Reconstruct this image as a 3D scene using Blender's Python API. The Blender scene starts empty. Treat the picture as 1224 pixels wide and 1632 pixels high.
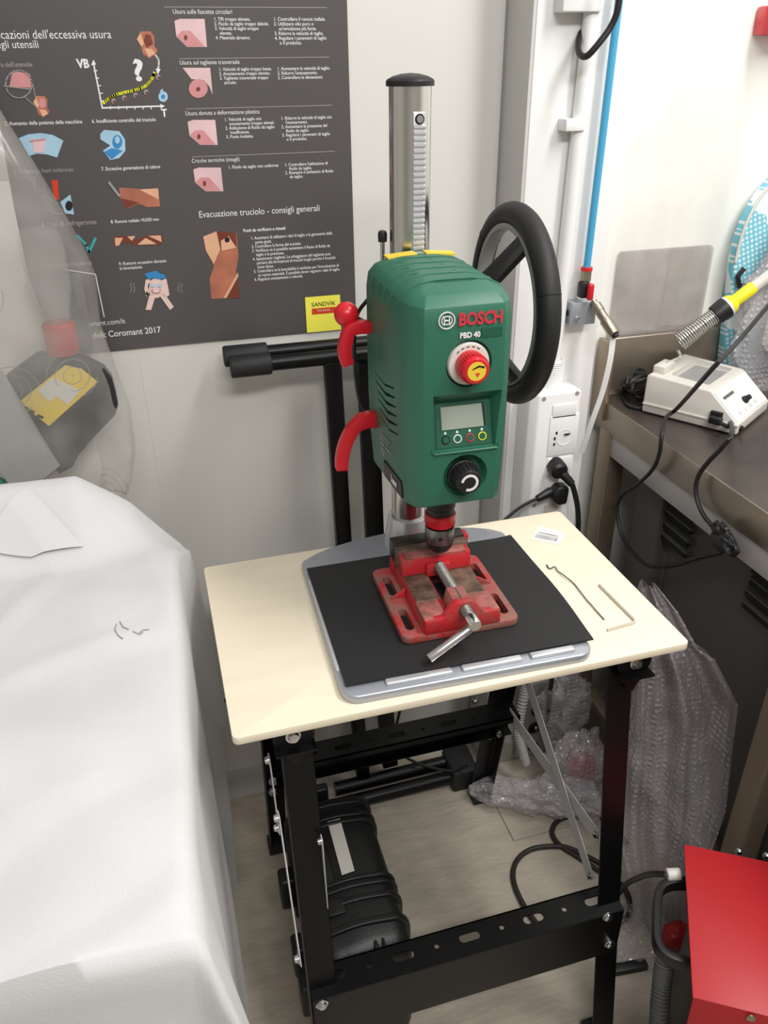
import bpy, bmesh, math, random
from mathutils import Vector, Matrix, noise
random.seed(4)
C = bpy.context.scene.collection
PI = math.pi
rad = math.radians

# ------------------------------------------------------------------ camera
F_PX = 1276.7
PITCH, YAW, ROLL = 0.50959, 0.27450, -0.01327
CAM = Vector((0.09291, -0.85828, 1.50402))
fw = Vector((math.sin(YAW)*math.cos(PITCH), math.cos(YAW)*math.cos(PITCH), -math.sin(PITCH)))
r0 = Vector((math.cos(YAW), -math.sin(YAW), 0)); u0 = r0.cross(fw)
rt = r0*math.cos(ROLL) + u0*math.sin(ROLL)
up = -r0*math.sin(ROLL) + u0*math.cos(ROLL)
cd = bpy.data.cameras.new('camera'); cam = bpy.data.objects.new('camera', cd); C.objects.link(cam)
M = Matrix.Identity(4)
for i in range(3):
    M[i][0], M[i][1], M[i][2], M[i][3] = rt[i], up[i], -fw[i], CAM[i]
cam.matrix_world = M
cd.sensor_fit = 'VERTICAL'; cd.sensor_height = 24.0; cd.lens = 24.0*F_PX/1632.0
cd.clip_start = 0.02; cd.clip_end = 50
bpy.context.scene.camera = cam

# ------------------------------------------------------------------ world, lights, exposure
w = bpy.data.worlds.new('world'); bpy.context.scene.world = w; w.use_nodes = True
bg = w.node_tree.nodes['Background']
bg.inputs[0].default_value = (0.93, 0.95, 1.0, 1); bg.inputs[1].default_value = 0.42

def area(name, loc, target, sx, sy, power, col=(1, 0.98, 0.955)):
    d = bpy.data.lights.new(name, 'AREA'); d.shape = 'RECTANGLE'; d.size = sx; d.size_y = sy
    d.energy = power; d.color = col
    o = bpy.data.objects.new(name, d); C.objects.link(o); o.location = loc
    o.rotation_euler = (Vector(target)-Vector(loc)).to_track_quat('-Z', 'Y').to_euler()
    return o
area('ceiling_lamp_light', (0.35, -1.55, 2.65), (0.4, 0.2, 0.6), 1.2, 0.25, 29)
area('ceiling_lamp_light', (1.25, -0.55, 2.7), (1.1, 0.2, 0.9), 0.3, 1.2, 31)
vs = bpy.context.scene.view_settings
vs.view_transform = 'Standard'; vs.look = 'None'; vs.gamma = 1.0; vs.use_curve_mapping = False
vs.exposure = 0.0

# ------------------------------------------------------------------ ray helpers: a photo point on a real plane of the room
def ray(x, y): return fw + rt*((x-612)/F_PX) - up*((y-816)/F_PX)
def on_x(x, y, v): d = ray(x, y); return CAM + d*((v-CAM.x)/d.x)
def on_y(x, y, v): d = ray(x, y); return CAM + d*((v-CAM.y)/d.y)
def on_z(x, y, v): d = ray(x, y); return CAM + d*((v-CAM.z)/d.z)
def on_pl(x, y, p, n):
    d = ray(x, y); n = Vector(n); return CAM + d*((Vector(p)-CAM).dot(n)/d.dot(n))

# ------------------------------------------------------------------ materials
def s2l(c):
    return tuple(((v/255)/12.92 if v/255 <= 0.04045 else ((v/255+0.055)/1.055)**2.4) for v in c) + (1,)
def nd(nt, t, **kw):
    n = nt.nodes.new(t)
    for k, v in kw.items(): setattr(n, k, v)
    return n
def mat(name, col, rough=0.5, metal=0.0, bump=0.0, bscale=200, var=0.0, vscale=8, spec=None, coat=0, stretch=None):
    m = bpy.data.materials.new(name); m.use_nodes = True; nt = m.node_tree; b = nt.nodes['Principled BSDF']
    b.inputs['Base Color'].default_value = s2l(col); b.inputs['Roughness'].default_value = rough
    b.inputs['Metallic'].default_value = metal
    if spec is not None: b.inputs['Specular IOR Level'].default_value = spec
    if coat: b.inputs['Coat Weight'].default_value = coat
    tc = nd(nt, 'ShaderNodeTexCoord'); src = tc.outputs['Object']
    if stretch:
        mp = nd(nt, 'ShaderNodeMapping'); mp.inputs['Scale'].default_value = stretch
        nt.links.new(src, mp.inputs[0]); src = mp.outputs[0]
    if var:
        n = nd(nt, 'ShaderNodeTexNoise'); n.inputs['Scale'].default_value = vscale; n.inputs['Detail'].default_value = 6
        nt.links.new(src, n.inputs['Vector'])
        mx = nd(nt, 'ShaderNodeMixRGB'); mx.blend_type = 'MULTIPLY'; mx.inputs[1].default_value = s2l(col)
        cr = nd(nt, 'ShaderNodeValToRGB'); cr.color_ramp.elements[0].position = 0.3; cr.color_ramp.elements[1].position = 0.7
        v = 1-var; cr.color_ramp.elements[0].color = (v, v, v, 1)
        nt.links.new(n.outputs['Fac'], cr.inputs[0]); nt.links.new(cr.outputs[0], mx.inputs[2]); mx.inputs[0].default_value = 1
        nt.links.new(mx.outputs[0], b.inputs['Base Color'])
    if bump:
        n2 = nd(nt, 'ShaderNodeTexNoise'); n2.inputs['Scale'].default_value = bscale; n2.inputs['Detail'].default_value = 3
        nt.links.new(src, n2.inputs['Vector'])
        bp = nd(nt, 'ShaderNodeBump'); bp.inputs['Strength'].default_value = bump; bp.inputs['Distance'].default_value = 0.002
        nt.links.new(n2.outputs['Fac'], bp.inputs['Height']); nt.links.new(bp.outputs[0], b.inputs['Normal'])
    return m

MT = {}
MT['wall'] = mat('white_wall_panel', (214, 212, 206), 0.38, bump=0.12, bscale=180, var=0.03, vscale=3)
MT['wall_r'] = mat('cream_wall', (240, 239, 233), 0.5, bump=0.05, bscale=120)
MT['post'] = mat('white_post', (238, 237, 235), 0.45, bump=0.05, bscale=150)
MT['postgrey'] = mat('post_side_shade', (196, 194, 190), 0.5)
MT['tile'] = mat('floor_tile', (186, 176, 160), 0.55, bump=0.7, bscale=34, var=0.2, vscale=16, stretch=(1, 3.4, 1))
MT['joint'] = mat('tile_joint', (128, 120, 110), 0.9)
MT['cove'] = mat('grey_skirting', (176, 173, 166), 0.5)
MT['ply'] = mat('pale_plywood', (241, 229, 204), 0.5, var=0.07, vscale=5, stretch=(1, 6, 6), bump=0.05, bscale=60)
MT['green'] = mat('green_plastic', (42, 102, 80), 0.42, bump=0.12, bscale=900)
MT['green_dark'] = mat('dark_green_plastic', (22, 84, 62), 0.5, bump=0.1, bscale=900)
MT['black'] = mat('black_plastic', (22, 22, 23), 0.45)
MT['blackmet'] = mat('black_painted_steel', (8, 8, 9), 0.36, bump=0.05, bscale=300, spec=0.3)
MT['rubber'] = mat('black_rubber', (30, 30, 31), 0.62, bump=0.15, bscale=500, var=0.15, vscale=6)
MT['foam'] = mat('black_grip', (27, 26, 26), 0.6, bump=0.2, bscale=500)
MT['chrome'] = mat('polished_steel', (226, 224, 220), 0.2, 1.0)
MT['steel'] = mat('brushed_steel', (170, 168, 164), 0.33, 1.0, bump=0.08, bscale=200)
MT['alu'] = mat('cast_aluminium', (176, 180, 188), 0.38, 0.55, bump=0.08, bscale=400)
MT['alu2'] = mat('machined_aluminium', (215, 216, 220), 0.3, 0.6)
MT['darksteel'] = mat('dark_steel', (132, 132, 134), 0.3, 1.0)
MT['red'] = mat('red_plastic', (205, 28, 42), 0.3)
MT['redcast'] = mat('red_cast_iron', (196, 40, 44), 0.45, bump=0.25, bscale=150, var=0.22, vscale=18)
def mottled(name, c1, c2, scale, lo, hi, rough, metal=0.0):
    m = mat(name, c1, rough, metal, bump=0.35, bscale=160); nt = m.node_tree; b = nt.nodes['Principled BSDF']
    tc = nd(nt, 'ShaderNodeTexCoord'); n = nd(nt, 'ShaderNodeTexNoise'); n.inputs['Scale'].default_value = scale; n.inputs['Detail'].default_value = 8; n.inputs['Roughness'].default_value = 0.65
    nt.links.new(tc.outputs['Object'], n.inputs['Vector']); cr = nd(nt, 'ShaderNodeValToRGB')
    cr.color_ramp.elements[0].position = lo; cr.color_ramp.elements[1].position = hi
    cr.color_ramp.elements[0].color = s2l(c1); cr.color_ramp.elements[1].color = s2l(c2)
    nt.links.new(n.outputs['Fac'], cr.inputs[0]); nt.links.new(cr.outputs[0], b.inputs['Base Color']); return m
MT['redcast'] = mottled('red_cast_iron', (186, 34, 42), (138, 78, 72), 26, 0.46, 0.66, 0.5)
MT['flange'] = mottled('worn_red_flange', (176, 44, 50), (140, 96, 86), 30, 0.40, 0.58, 0.55)
MT['worn'] = mottled('worn_rusty_iron', (128, 106, 92), (84, 66, 54), 40, 0.4, 0.62, 0.5, 0.35)
MT['wornred'] = mottled('worn_red_iron', (176, 104, 98), (128, 82, 74), 45, 0.4, 0.62, 0.5, 0.1)
MT['jaw'] = mat('dark_jaw_steel', (92, 84, 80), 0.38, 0.8, bump=0.3, bscale=160, var=0.3, vscale=40)
MT['stainless'] = mat('stainless_bench', (172, 160, 146), 0.34, 0.8, bump=0.06, bscale=30, var=0.35, vscale=4)
MT['stainless_top'] = mat('stainless_worktop', (124, 114, 108), 0.38, 0.75, var=0.4, vscale=6)
MT['brownsteel'] = mat('brownish_steel', (168, 152, 134), 0.4, 0.7, var=0.2, vscale=6)
MT['cab'] = mat('dark_cabinet', (86, 84, 79), 0.55, var=0.06)
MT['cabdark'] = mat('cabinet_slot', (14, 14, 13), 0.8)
MT['rail'] = mat('light_rail', (182, 178, 176), 0.45)
MT['white'] = mat('white_plastic', (236, 236, 234), 0.35)
MT['offwhite'] = mat('offwhite_plastic', (212, 208, 200), 0.45)
MT['grey'] = mat('grey_plastic', (150, 150, 148), 0.5)
MT['blue'] = mat('blue_tube', (72, 162, 204), 0.35)
MT['brass'] = mat('nickel_brass', (168, 156, 138), 0.35, 0.9, bump=0.2, bscale=200)
MT['yellow'] = mat('yellow_plastic', (232, 222, 30), 0.45)
MT['label_y'] = mat('yellow_print', (226, 196, 60), 0.5)
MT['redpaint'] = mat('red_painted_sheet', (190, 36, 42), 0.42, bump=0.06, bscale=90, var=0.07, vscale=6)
MT['redpaint2'] = mat('dull_red_shaded_sheet', (170, 30, 34), 0.45)  # darker sheet red: shade painted into the front panel, also dull red objects
MT['strap'] = mat('zinc_strap', (205, 204, 203), 0.5, 0.0)
MT['bolt'] = mat('zinc_bolt', (225, 225, 228), 0.2, 1.0)
MT['paper'] = mat('poster_charcoal', (82, 78, 78), 0.36, var=0.04, vscale=3)
MT['inkw'] = mat('ink_white', (226, 224, 224), 0.5)
MT['inkg'] = mat('ink_grey', (150, 146, 146), 0.5)
MT['inky'] = mat('ink_yellow', (222, 220, 50), 0.5)
MT['sticky'] = mat('yellow_sticker', (240, 232, 84), 0.55)
MT['inkr'] = mat('ink_red', (206, 60, 30), 0.5)
MT['inkdr'] = mat('ink_crimson', (200, 50, 66), 0.5)
MT['inkb'] = mat('ink_black', (24, 24, 24), 0.5)
MT['skin'] = mat('ink_pale_pink', (226, 196, 188), 0.5)
MT['pink'] = mat('ink_pink_metal', (224, 190, 192), 0.5, var=0.2, vscale=22)
MT['pink2'] = mat('ink_deeper_pink', (206, 140, 142), 0.5, var=0.1, vscale=40)
MT['copper'] = mat('ink_copper', (192, 118, 92), 0.45, var=0.4, vscale=24)
MT['copperd'] = mat('ink_dark_copper', (120, 56, 40), 0.45, var=0.2, vscale=30)
MT['copperl'] = mat('ink_light_copper', (228, 176, 142), 0.45, var=0.15, vscale=30)
MT['ltblue'] = mat('ink_light_blue', (168, 204, 224), 0.5, var=0.2, vscale=30)
MT['midblue'] = mat('ink_mid_blue', (50, 130, 190), 0.5)
MT['teal'] = mat('ink_teal', (60, 160, 160), 0.5)
MT['lcd'] = mat('lcd_glass', (150, 158, 146), 0.2)
MT['cable'] = mat('black_cable', (26, 25, 25), 0.5)
MT['bcable'] = mat('brown_black_cable', (42, 34, 32), 0.55)
MT['greyhose'] = mat('grey_ribbed_hose', (92, 92, 90), 0.6)
MT['lighthose'] = mat('light_grey_hose', (178, 176, 172), 0.5)
MT['wire'] = mat('dark_wire', (58, 54, 50), 0.5, 0.5)

def cloth_mat():
    m = mat('white_nonwoven_fabric', (212, 211, 211), 0.85, bump=0.25, bscale=700)
    nt = m.node_tree; b = nt.nodes['Principled BSDF']
    b.inputs['Sheen Weight'].default_value = 0.2
    return m
MT['cloth'] = cloth_mat()

def film_mat(name, alpha, col, rings=False, bubbles=0.0, rough=0.15, bumpd=0.004, redcore=None):
    m = bpy.data.materials.new(name); m.use_nodes = True; nt = m.node_tree; nt.nodes.clear()
    out = nd(nt, 'ShaderNodeOutputMaterial'); mx = nd(nt, 'ShaderNodeMixShader'); tr = nd(nt, 'ShaderNodeBsdfTransparent')
    p = nd(nt, 'ShaderNodeBsdfPrincipled'); p.inputs['Base Color'].default_value = s2l(col); p.inputs['Roughness'].default_value = rough
    p.inputs['Specular IOR Level'].default_value = 0.9
    nt.links.new(tr.outputs[0], mx.inputs[1]); nt.links.new(p.outputs[0], mx.inputs[2]); nt.links.new(mx.outputs[0], out.inputs[0])
    tc = nd(nt, 'ShaderNodeTexCoord'); mx.inputs[0].default_value = alpha
    n = nd(nt, 'ShaderNodeTexNoise'); n.inputs['Scale'].default_value = 9; n.inputs['Detail'].default_value = 5
    nt.links.new(tc.outputs['Object'], n.inputs['Vector'])
    mr = nd(nt, 'ShaderNodeMapRange'); mr.inputs[1].default_value = 0.3; mr.inputs[2].default_value = 0.7
    mr.inputs[3].default_value = max(0, alpha-0.12); mr.inputs[4].default_value = min(1, alpha+0.14)
    nt.links.new(n.outputs['Fac'], mr.inputs[0]); fac = mr.outputs[0]
    bp = nd(nt, 'ShaderNodeBump'); bp.inputs['Distance'].default_value = bumpd; bp.inputs['Strength'].default_value = 0.6
    if rings:
        v = nd(nt, 'ShaderNodeTexVoronoi'); v.inputs['Scale'].default_value = 9.5
        v.voronoi_dimensions = '2D'
        mp = nd(nt, 'ShaderNodeMapping'); mp.inputs['Rotation'].default_value = (PI/2, 0, 0)
        nt.links.new(tc.outputs['Object'], mp.inputs[0]); nt.links.new(mp.outputs[0], v.inputs['Vector'])
        m1 = nd(nt, 'ShaderNodeMath', operation='MULTIPLY'); m1.inputs[1].default_value = 9.0; nt.links.new(v.outputs['Distance'], m1.inputs[0])
        m2 = nd(nt, 'ShaderNodeMath', operation='FRACT'); nt.links.new(m1.outputs[0], m2.inputs[0])
        m3 = nd(nt, 'ShaderNodeMath', operation='LESS_THAN'); m3.inputs[1].default_value = 0.16; nt.links.new(m2.outputs[0], m3.inputs[0])
        m3b = nd(nt, 'ShaderNodeMath', operation='LESS_THAN'); m3b.inputs[1].default_value = 0.42; nt.links.new(v.outputs['Distance'], m3b.inputs[0])
        sp = nd(nt, 'ShaderNodeSeparateColor'); nt.links.new(v.outputs['Color'], sp.inputs[0])
        m5 = nd(nt, 'ShaderNodeMath', operation='GREATER_THAN'); m5.inputs[1].default_value = 0.35; nt.links.new(sp.outputs[0], m5.inputs[0])
        m4 = nd(nt, 'ShaderNodeMath', operation='MULTIPLY'); nt.links.new(m3.outputs[0], m4.inputs[0]); nt.links.new(m3b.outputs[0], m4.inputs[1])
        m6 = nd(nt, 'ShaderNodeMath', operation='MULTIPLY'); nt.links.new(m4.outputs[0], m6.inputs[0]); nt.links.new(m5.outputs[0], m6.inputs[1])
        m7 = nd(nt, 'ShaderNodeMath', operation='MULTIPLY'); nt.links.new(m6.outputs[0], m7.inputs[0]); m7.inputs[1].default_value = 0.68
        mxx = nd(nt, 'ShaderNodeMath', operation='MAXIMUM'); nt.links.new(m7.outputs[0], mxx.inputs[0]); nt.links.new(fac, mxx.inputs[1]); fac = mxx.outputs[0]
        mc = nd(nt, 'ShaderNodeMixRGB'); mc.inputs[1].default_value = s2l(col); mc.inputs[2].default_value = s2l((150, 146, 142))
        nt.links.new(m6.outputs[0], mc.inputs[0]); nt.links.new(mc.outputs[0], p.inputs['Base Color'])
    if bubbles:
        v = nd(nt, 'ShaderNodeTexVoronoi'); v.inputs['Scale'].default_value = bubbles; v.inputs['Randomness'].default_value = 0.25
        nt.links.new(tc.outputs['Object'], v.inputs['Vector'])
        inv = nd(nt, 'ShaderNodeMapRange'); inv.inputs[1].default_value = 0.15; inv.inputs[2].default_value = 0.45; inv.inputs[3].default_value = 1; inv.inputs[4].default_value = 0
        nt.links.new(v.outputs['Distance'], inv.inputs[0]); nt.links.new(inv.outputs[0], bp.inputs['Height'])
        add = nd(nt, 'ShaderNodeMath', operation='MULTIPLY_ADD'); add.inputs[1].default_value = 0.22; nt.links.new(inv.outputs[0], add.inputs[0]); nt.links.new(fac, add.inputs[2]); fac = add.outputs[0]
    else:
        n3 = nd(nt, 'ShaderNodeTexNoise'); n3.inputs['Scale'].default_value = 14; nt.links.new(tc.outputs['Object'], n3.inputs['Vector'])
        nt.links.new(n3.outputs['Fac'], bp.inputs['Height'])
    nt.links.new(bp.outputs[0], p.inputs['Normal'])
    nt.links.new(fac, mx.inputs[0])
    return m
MT['bag'] = film_mat('ring_printed_cellophane', 0.27, (196, 192, 186), rings=True, rough=0.2)
MT['bag2'] = film_mat('grey_cellophane', 0.62, (168, 166, 162), rough=0.2)
MT['bubble'] = film_mat('bubble_wrap', 0.26, (196, 188, 192), bubbles=85, rough=0.1)
MT['bubble2'] = film_mat('crumpled_bubble_wrap', 0.40, (206, 200, 204), bubbles=85, rough=0.1)
MT['clear'] = film_mat('clear_film', 0.13, (240, 238, 232), rough=0.1)
MT['acrylic'] = film_mat('smoky_acrylic', 0.5, (176, 168, 164), rough=0.25)

def dots_mat():
    m = mat('polka_dot_fabric', (110, 196, 214), 0.85); nt = m.node_tree; b = nt.nodes['Principled BSDF']
    tc = nd(nt, 'ShaderNodeTexCoord'); mp = nd(nt, 'ShaderNodeMapping'); mp.inputs['Rotation'].default_value = (PI/2, 0, 0.3)
    v = nd(nt, 'ShaderNodeTexVoronoi', voronoi_dimensions='2D'); v.inputs['Scale'].default_value = 105; v.inputs['Randomness'].default_value = 0.12
    nt.links.new(tc.outputs['Object'], mp.inputs[0]); nt.links.new(mp.outputs[0], v.inputs['Vector'])
    lt = nd(nt, 'ShaderNodeMath', operation='LESS_THAN'); lt.inputs[1].default_value = 0.3; nt.links.new(v.outputs['Distance'], lt.inputs[0])
    n = nd(nt, 'ShaderNodeTexNoise'); n.inputs['Scale'].default_value = 9; nt.links.new(tc.outputs['Object'], n.inputs['Vector'])
    g = nd(nt, 'ShaderNodeMath', operation='GREATER_THAN'); g.inputs[1].default_value = 0.52; nt.links.new(n.outputs['Fac'], g.inputs[0])
    mx = nd(nt, 'ShaderNodeMath', operation='MAXIMUM'); nt.links.new(lt.outputs[0], mx.inputs[0]); nt.links.new(g.outputs[0], mx.inputs[1])
    mc = nd(nt, 'ShaderNodeMixRGB'); mc.inputs[1].default_value = s2l((120, 196, 214)); mc.inputs[2].default_value = s2l((226, 236, 238))
    nt.links.new(mx.outputs[0], mc.inputs[0]); nt.links.new(mc.outputs[0], b.inputs['Base Color'])
    return m
MT['dots'] = dots_mat()

# ------------------------------------------------------------------ object helpers
BASE = {}
def tag(o, label=None, cat=None, group=None, kind=None):
    if label: o['label'] = label
    if cat: o['category'] = cat
    if group: o['group'] = group
    if kind: o['kind'] = kind
    return o
def thing(name, label, cat, loc=(0, 0, 0), rz=0.0, group=None, kind=None):
    o = bpy.data.objects.new(name, None); C.objects.link(o); o.empty_display_size = 0.05
    Mw = Matrix.Translation(Vector(loc)) @ Matrix.Rotation(rz, 4, 'Z'); o.matrix_world = Mw; BASE[o.name] = Mw
    return tag(o, label, cat, group, kind)

class MB:
    def __init__(s): s.bm = bmesh.new()
    def box(s, lo, hi, R=None, c=None):
        lo, hi = Vector(lo), Vector(hi); vs = []
        for k in range(8):
            v = Vector((hi.x if k & 1 else lo.x, hi.y if k & 2 else lo.y, hi.z if k & 4 else lo.z))
            if R is not None:
                cc = Vector(c) if c is not None else (lo+hi)/2
                v = cc + R @ (v-cc)
            vs.append(s.bm.verts.new(v))
        for f in ((0, 2, 3, 1), (4, 5, 7, 6), (0, 1, 5, 4), (2, 6, 7, 3), (0, 4, 6, 2), (1, 3, 7, 5)): s.bm.faces.new([vs[i] for i in f])
        return s
    def prism(s, pts, d):           # planar polygon swept by vector d
        d = Vector(d); a = [s.bm.verts.new(Vector(p)) for p in pts]; b = [s.bm.verts.new(Vector(p)+d) for p in pts]
        n = len(pts); s.bm.faces.new(a[::-1]); s.bm.faces.new(b)
        for i in range(n): s.bm.faces.new([a[i], a[(i+1) % n], b[(i+1) % n], b[i]])
        return s
    def cyl(s, a, b, r, r2=None, n=20, cap=True):
        a, b = Vector(a), Vector(b); r2 = r if r2 is None else r2
        z = (b-a).normalized(); x = z.orthogonal().normalized(); y = z.cross(x)
        A = [s.bm.verts.new(a+(x*math.cos(t)+y*math.sin(t))*r) for t in [2*PI*i/n for i in range(n)]]
        B = [s.bm.verts.new(b+(x*math.cos(t)+y*math.sin(t))*r2) for t in [2*PI*i/n for i in range(n)]]
        for i in range(n): s.bm.faces.new([A[i], A[(i+1) % n], B[(i+1) % n], B[i]])
        if cap: s.bm.faces.new(A[::-1]); s.bm.faces.new(B)
        return s
    def lathe(s, a, axis, prof, n=28):   # prof: (distance along axis, radius)
        a = Vector(a); z = Vector(axis).normalized(); x = z.orthogonal().normalized(); y = z.cross(x); rings = []
        for (h, r) in prof:
            if r < 1e-6: rings.append([s.bm.verts.new(a+z*h)])
            else: rings.append([s.bm.verts.new(a+z*h+(x*math.cos(t)+y*math.sin(t))*r) for t in [2*PI*i/n for i in range(n)]])
        for P, Q in zip(rings, rings[1:]):
            for i in range(n):
                j = (i+1) % n
                if len(P) == 1 and len(Q) == 1: continue
                if len(P) == 1: s.bm.faces.new([P[0], Q[j], Q[i]])
                elif len(Q) == 1: s.bm.faces.new([P[i], P[j], Q[0]])
                else: s.bm.faces.new([P[i], P[j], Q[j], Q[i]])
        if len(rings[0]) > 1: s.bm.faces.new(rings[0][::-1])
        if len(rings[-1]) > 1: s.bm.faces.new(rings[-1])
        return s
    def tube(s, pts, r, n=10, closed=False, rf=None):
        pts = [Vector(p) for p in pts]; N = len(pts); rings = []; x = None
        for i, p in enumerate(pts):
            if closed: t = (pts[(i+1) % N]-pts[i-1]).normalized()
            else: t = (pts[min(i+1, N-1)]-pts[max(i-1, 0)]).normalized()
            x = t.orthogonal().normalized() if x is None else (x-t*x.dot(t)).normalized()
            y = t.cross(x); rr = rf(i/(N-1)) if rf else r
            rings.append([s.bm.verts.new(p+(x*math.cos(a)+y*math.sin(a))*rr) for a in [2*PI*k/n for k in range(n)]])
        rng = range(N) if closed else range(N-1)
        for i in rng:
            P, Q = rings[i], rings[(i+1) % N]
            for k in range(n): s.bm.faces.new([P[k], P[(k+1) % n], Q[(k+1) % n], Q[k]])
        if not closed: s.bm.faces.new(rings[0][::-1]); s.bm.faces.new(rings[-1])
        return s
    def sweep(s, pts, prof, side):   # prof: 2D section (along side, along up) swept on open path with a fixed side axis
        pts = [Vector(p) for p in pts]; side = Vector(side).normalized(); rings = []
        for i, p in enumerate(pts):
            t = (pts[min(i+1, len(pts)-1)]-pts[max(i-1, 0)]).normalized(); u = side.cross(t).normalized()
            rings.append([s.bm.verts.new(p+side*a+u*b) for a, b in prof])
        n = len(prof)
        for P, Q in zip(rings, rings[1:]):
            for k in range(n): s.bm.faces.new([P[k], P[(k+1) % n], Q[(k+1) % n], Q[k]])
        s.bm.faces.new(rings[0][::-1]); s.bm.faces.new(rings[-1])
        return s
    def sphere(s, c, r, n=20, m=12, sc=(1, 1, 1)):
        prof = [(-r*math.cos(PI*i/m), max(0, r*math.sin(PI*i/m)) if 0 < i < m else 0) for i in range(m+1)]
        k0 = len(s.bm.verts); s.lathe((0, 0, 0), (0, 0, 1), prof, n); s.bm.verts.ensure_lookup_table()
        for v in s.bm.verts[k0:]: v.co = Vector(c)+Vector((v.co.x*sc[0], v.co.y*sc[1], v.co.z*sc[2]))
        return s
    def grid(s, fn, nu, nv, closed_u=False):
        V = [[s.bm.verts.new(fn(i/(nu if closed_u else nu-1), j/(nv-1))) for j in range(nv)] for i in range(nu)]
        for i in range(nu if closed_u else nu-1):
            for j in range(nv-1):
                a, b, c, d = V[i][j], V[(i+1) % nu][j], V[(i+1) % nu][j+1], V[i][j+1]
                s.bm.faces.new([a, b, c, d])
        return s
    def bevel(s, w, seg=2, ang=30):
        s.bm.normal_update()
        es = [e for e in s.bm.edges if len(e.link_faces) == 2 and e.calc_face_angle(0) > rad(ang)]
        bmesh.ops.bevel(s.bm, geom=es, offset=w, segments=seg, affect='EDGES', profile=0.5, clamp_overlap=True)
        return s
    def build(s, name, m, parent=None, bv=0, seg=2, world=True, ang=35, smooth=True, fixn=True, label=None):
        if fixn: bmesh.ops.recalc_face_normals(s.bm, faces=s.bm.faces)
        if bv: s.bevel(bv, seg)
        Mi = Matrix.Identity(4); off = Vector((0, 0, 0))
        s.bm.normal_update()
        if smooth:
            for f in s.bm.faces: f.smooth = True
            for e in s.bm.edges:
                if len(e.link_faces) == 2 and e.calc_face_angle(0) > rad(ang): e.smooth = False
        if parent is not None:
            if world: Mi = BASE[parent.name].inverted()
            s.bm.transform(Mi)
        else:
            xs = [v.co for v in s.bm.verts]
            off = Vector(((min(c.x for c in xs)+max(c.x for c in xs))/2, (min(c.y for c in xs)+max(c.y for c in xs))/2, min(c.z for c in xs)))
            s.bm.transform(Matrix.Translation(-off))
        me = bpy.data.meshes.new(name); s.bm.to_mesh(me); s.bm.free()
        me.materials.append(MT[m] if isinstance(m, str) else m)
        o = bpy.data.objects.new(name, me); C.objects.link(o); o.location = off
        if parent is not None: o.parent = parent; BASE[o.name] = BASE[parent.name]
        else: BASE[o.name] = Matrix.Translation(off)
        if label: o['label'] = label
        return o
def struct(o): o['kind'] = 'structure'; return o
def smoothpath(pts, k=6):
    pts = [Vector(p) for p in pts]; out = []
    P = [pts[0]*2-pts[1]]+pts+[pts[-1]*2-pts[-2]]
    for i in range(1, len(P)-2):
        a, b, c, d = P[i-1], P[i], P[i+1], P[i+2]
        for j in range(k):
            t = j/k
            out.append(0.5*((2*b)+(c-a)*t+(2*a-5*b+4*c-d)*t*t+(3*b-a-3*c+d)*t**3))
    out.append(pts[-1]); return out
def boolean(o, cutters, op='DIFFERENCE'):
    for cb in cutters:
        md = o.modifiers.new('b', 'BOOLEAN'); md.operation = op; md.solver = 'EXACT'; md.object = cb
    dg = bpy.context.evaluated_depsgraph_get(); dg.update()
    me = bpy.data.meshes.new_from_object(o.evaluated_get(dg)); o.modifiers.clear()
    old = o.data; o.data = me; bpy.data.meshes.remove(old)
    bm = bmesh.new(); bm.from_mesh(me); bm.normal_update()
    for f in bm.faces: f.smooth = True
    for e in bm.edges: e.smooth = not (len(e.link_faces) == 2 and e.calc_face_angle(0) > rad(35))
    bm.to_mesh(me); bm.free()
    for cb in cutters:
        m2 = cb.data; bpy.data.objects.remove(cb); bpy.data.meshes.remove(m2)
    bpy.context.view_layer.update()
def text_mesh(s, align='LEFT', ext=0.0, bold=0.0, spacing=1.0):
    c = bpy.data.curves.new('t', 'FONT'); c.body = s; c.size = 1; c.align_x = align; c.extrude = ext; c.offset = bold; c.resolution_u = 3
    c.space_line = spacing
    o = bpy.data.objects.new('t', c); C.objects.link(o)
    dg = bpy.context.evaluated_depsgraph_get(); dg.update()
    me = bpy.data.meshes.new_from_object(o.evaluated_get(dg)); bpy.data.objects.remove(o); bpy.data.curves.remove(c)
    return me
def place_text(s, org, xd, yd, width, m, parent, name='lettering', bold=0.0, ext=0.0, hs=1.0, spacing=1.0, align='LEFT'):
    """text laid on a plane: org = baseline start, xd along the line, yd up"""
    me = text_mesh(s, 'LEFT', ext, bold, spacing)
    xs = [v.co.x for v in me.vertices]; x0, x1 = min(xs), max(xs); k = width/(x1-x0)
    xd, yd = Vector(xd).normalized(), Vector(yd).normalized(); n = xd.cross(yd)
    Mi = BASE[parent.name].inverted()
    for v in me.vertices: v.co = Mi @ (Vector(org)+xd*((v.co.x-x0)*k)+yd*(v.co.y*k*hs)+n*(v.co.z*0.001))
    me.name = name; me.materials.clear(); me.materials.append(MT[m])
    o = bpy.data.objects.new(name, me); C.objects.link(o); o.parent = parent; BASE[o.name] = BASE[parent.name]
    return o

# ================================================================== SETTING
WY = 0.54
struct(MB().box((-2.2, WY, 0), (0.705, WY+0.1, 2.8)).build('wall_back', 'wall'))
struct(MB().box((0.876, WY+0.0, 0), (2.4, WY+0.1, 2.8)).build('wall_back', 'wall_r'))
struct(MB().box((2.4, -2.8, 0), (2.5, WY+0.1, 2.8)).build('wall_right', 'wall_r'))
struct(MB().box((-2.3, -2.8, 0), (-2.2, WY+0.1, 2.8)).build('wall_left', 'wall'))
struct(MB().box((-2.3, -2.9, 0), (2.5, -2.8, 2.8)).build('wall_front', 'wall'))
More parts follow.
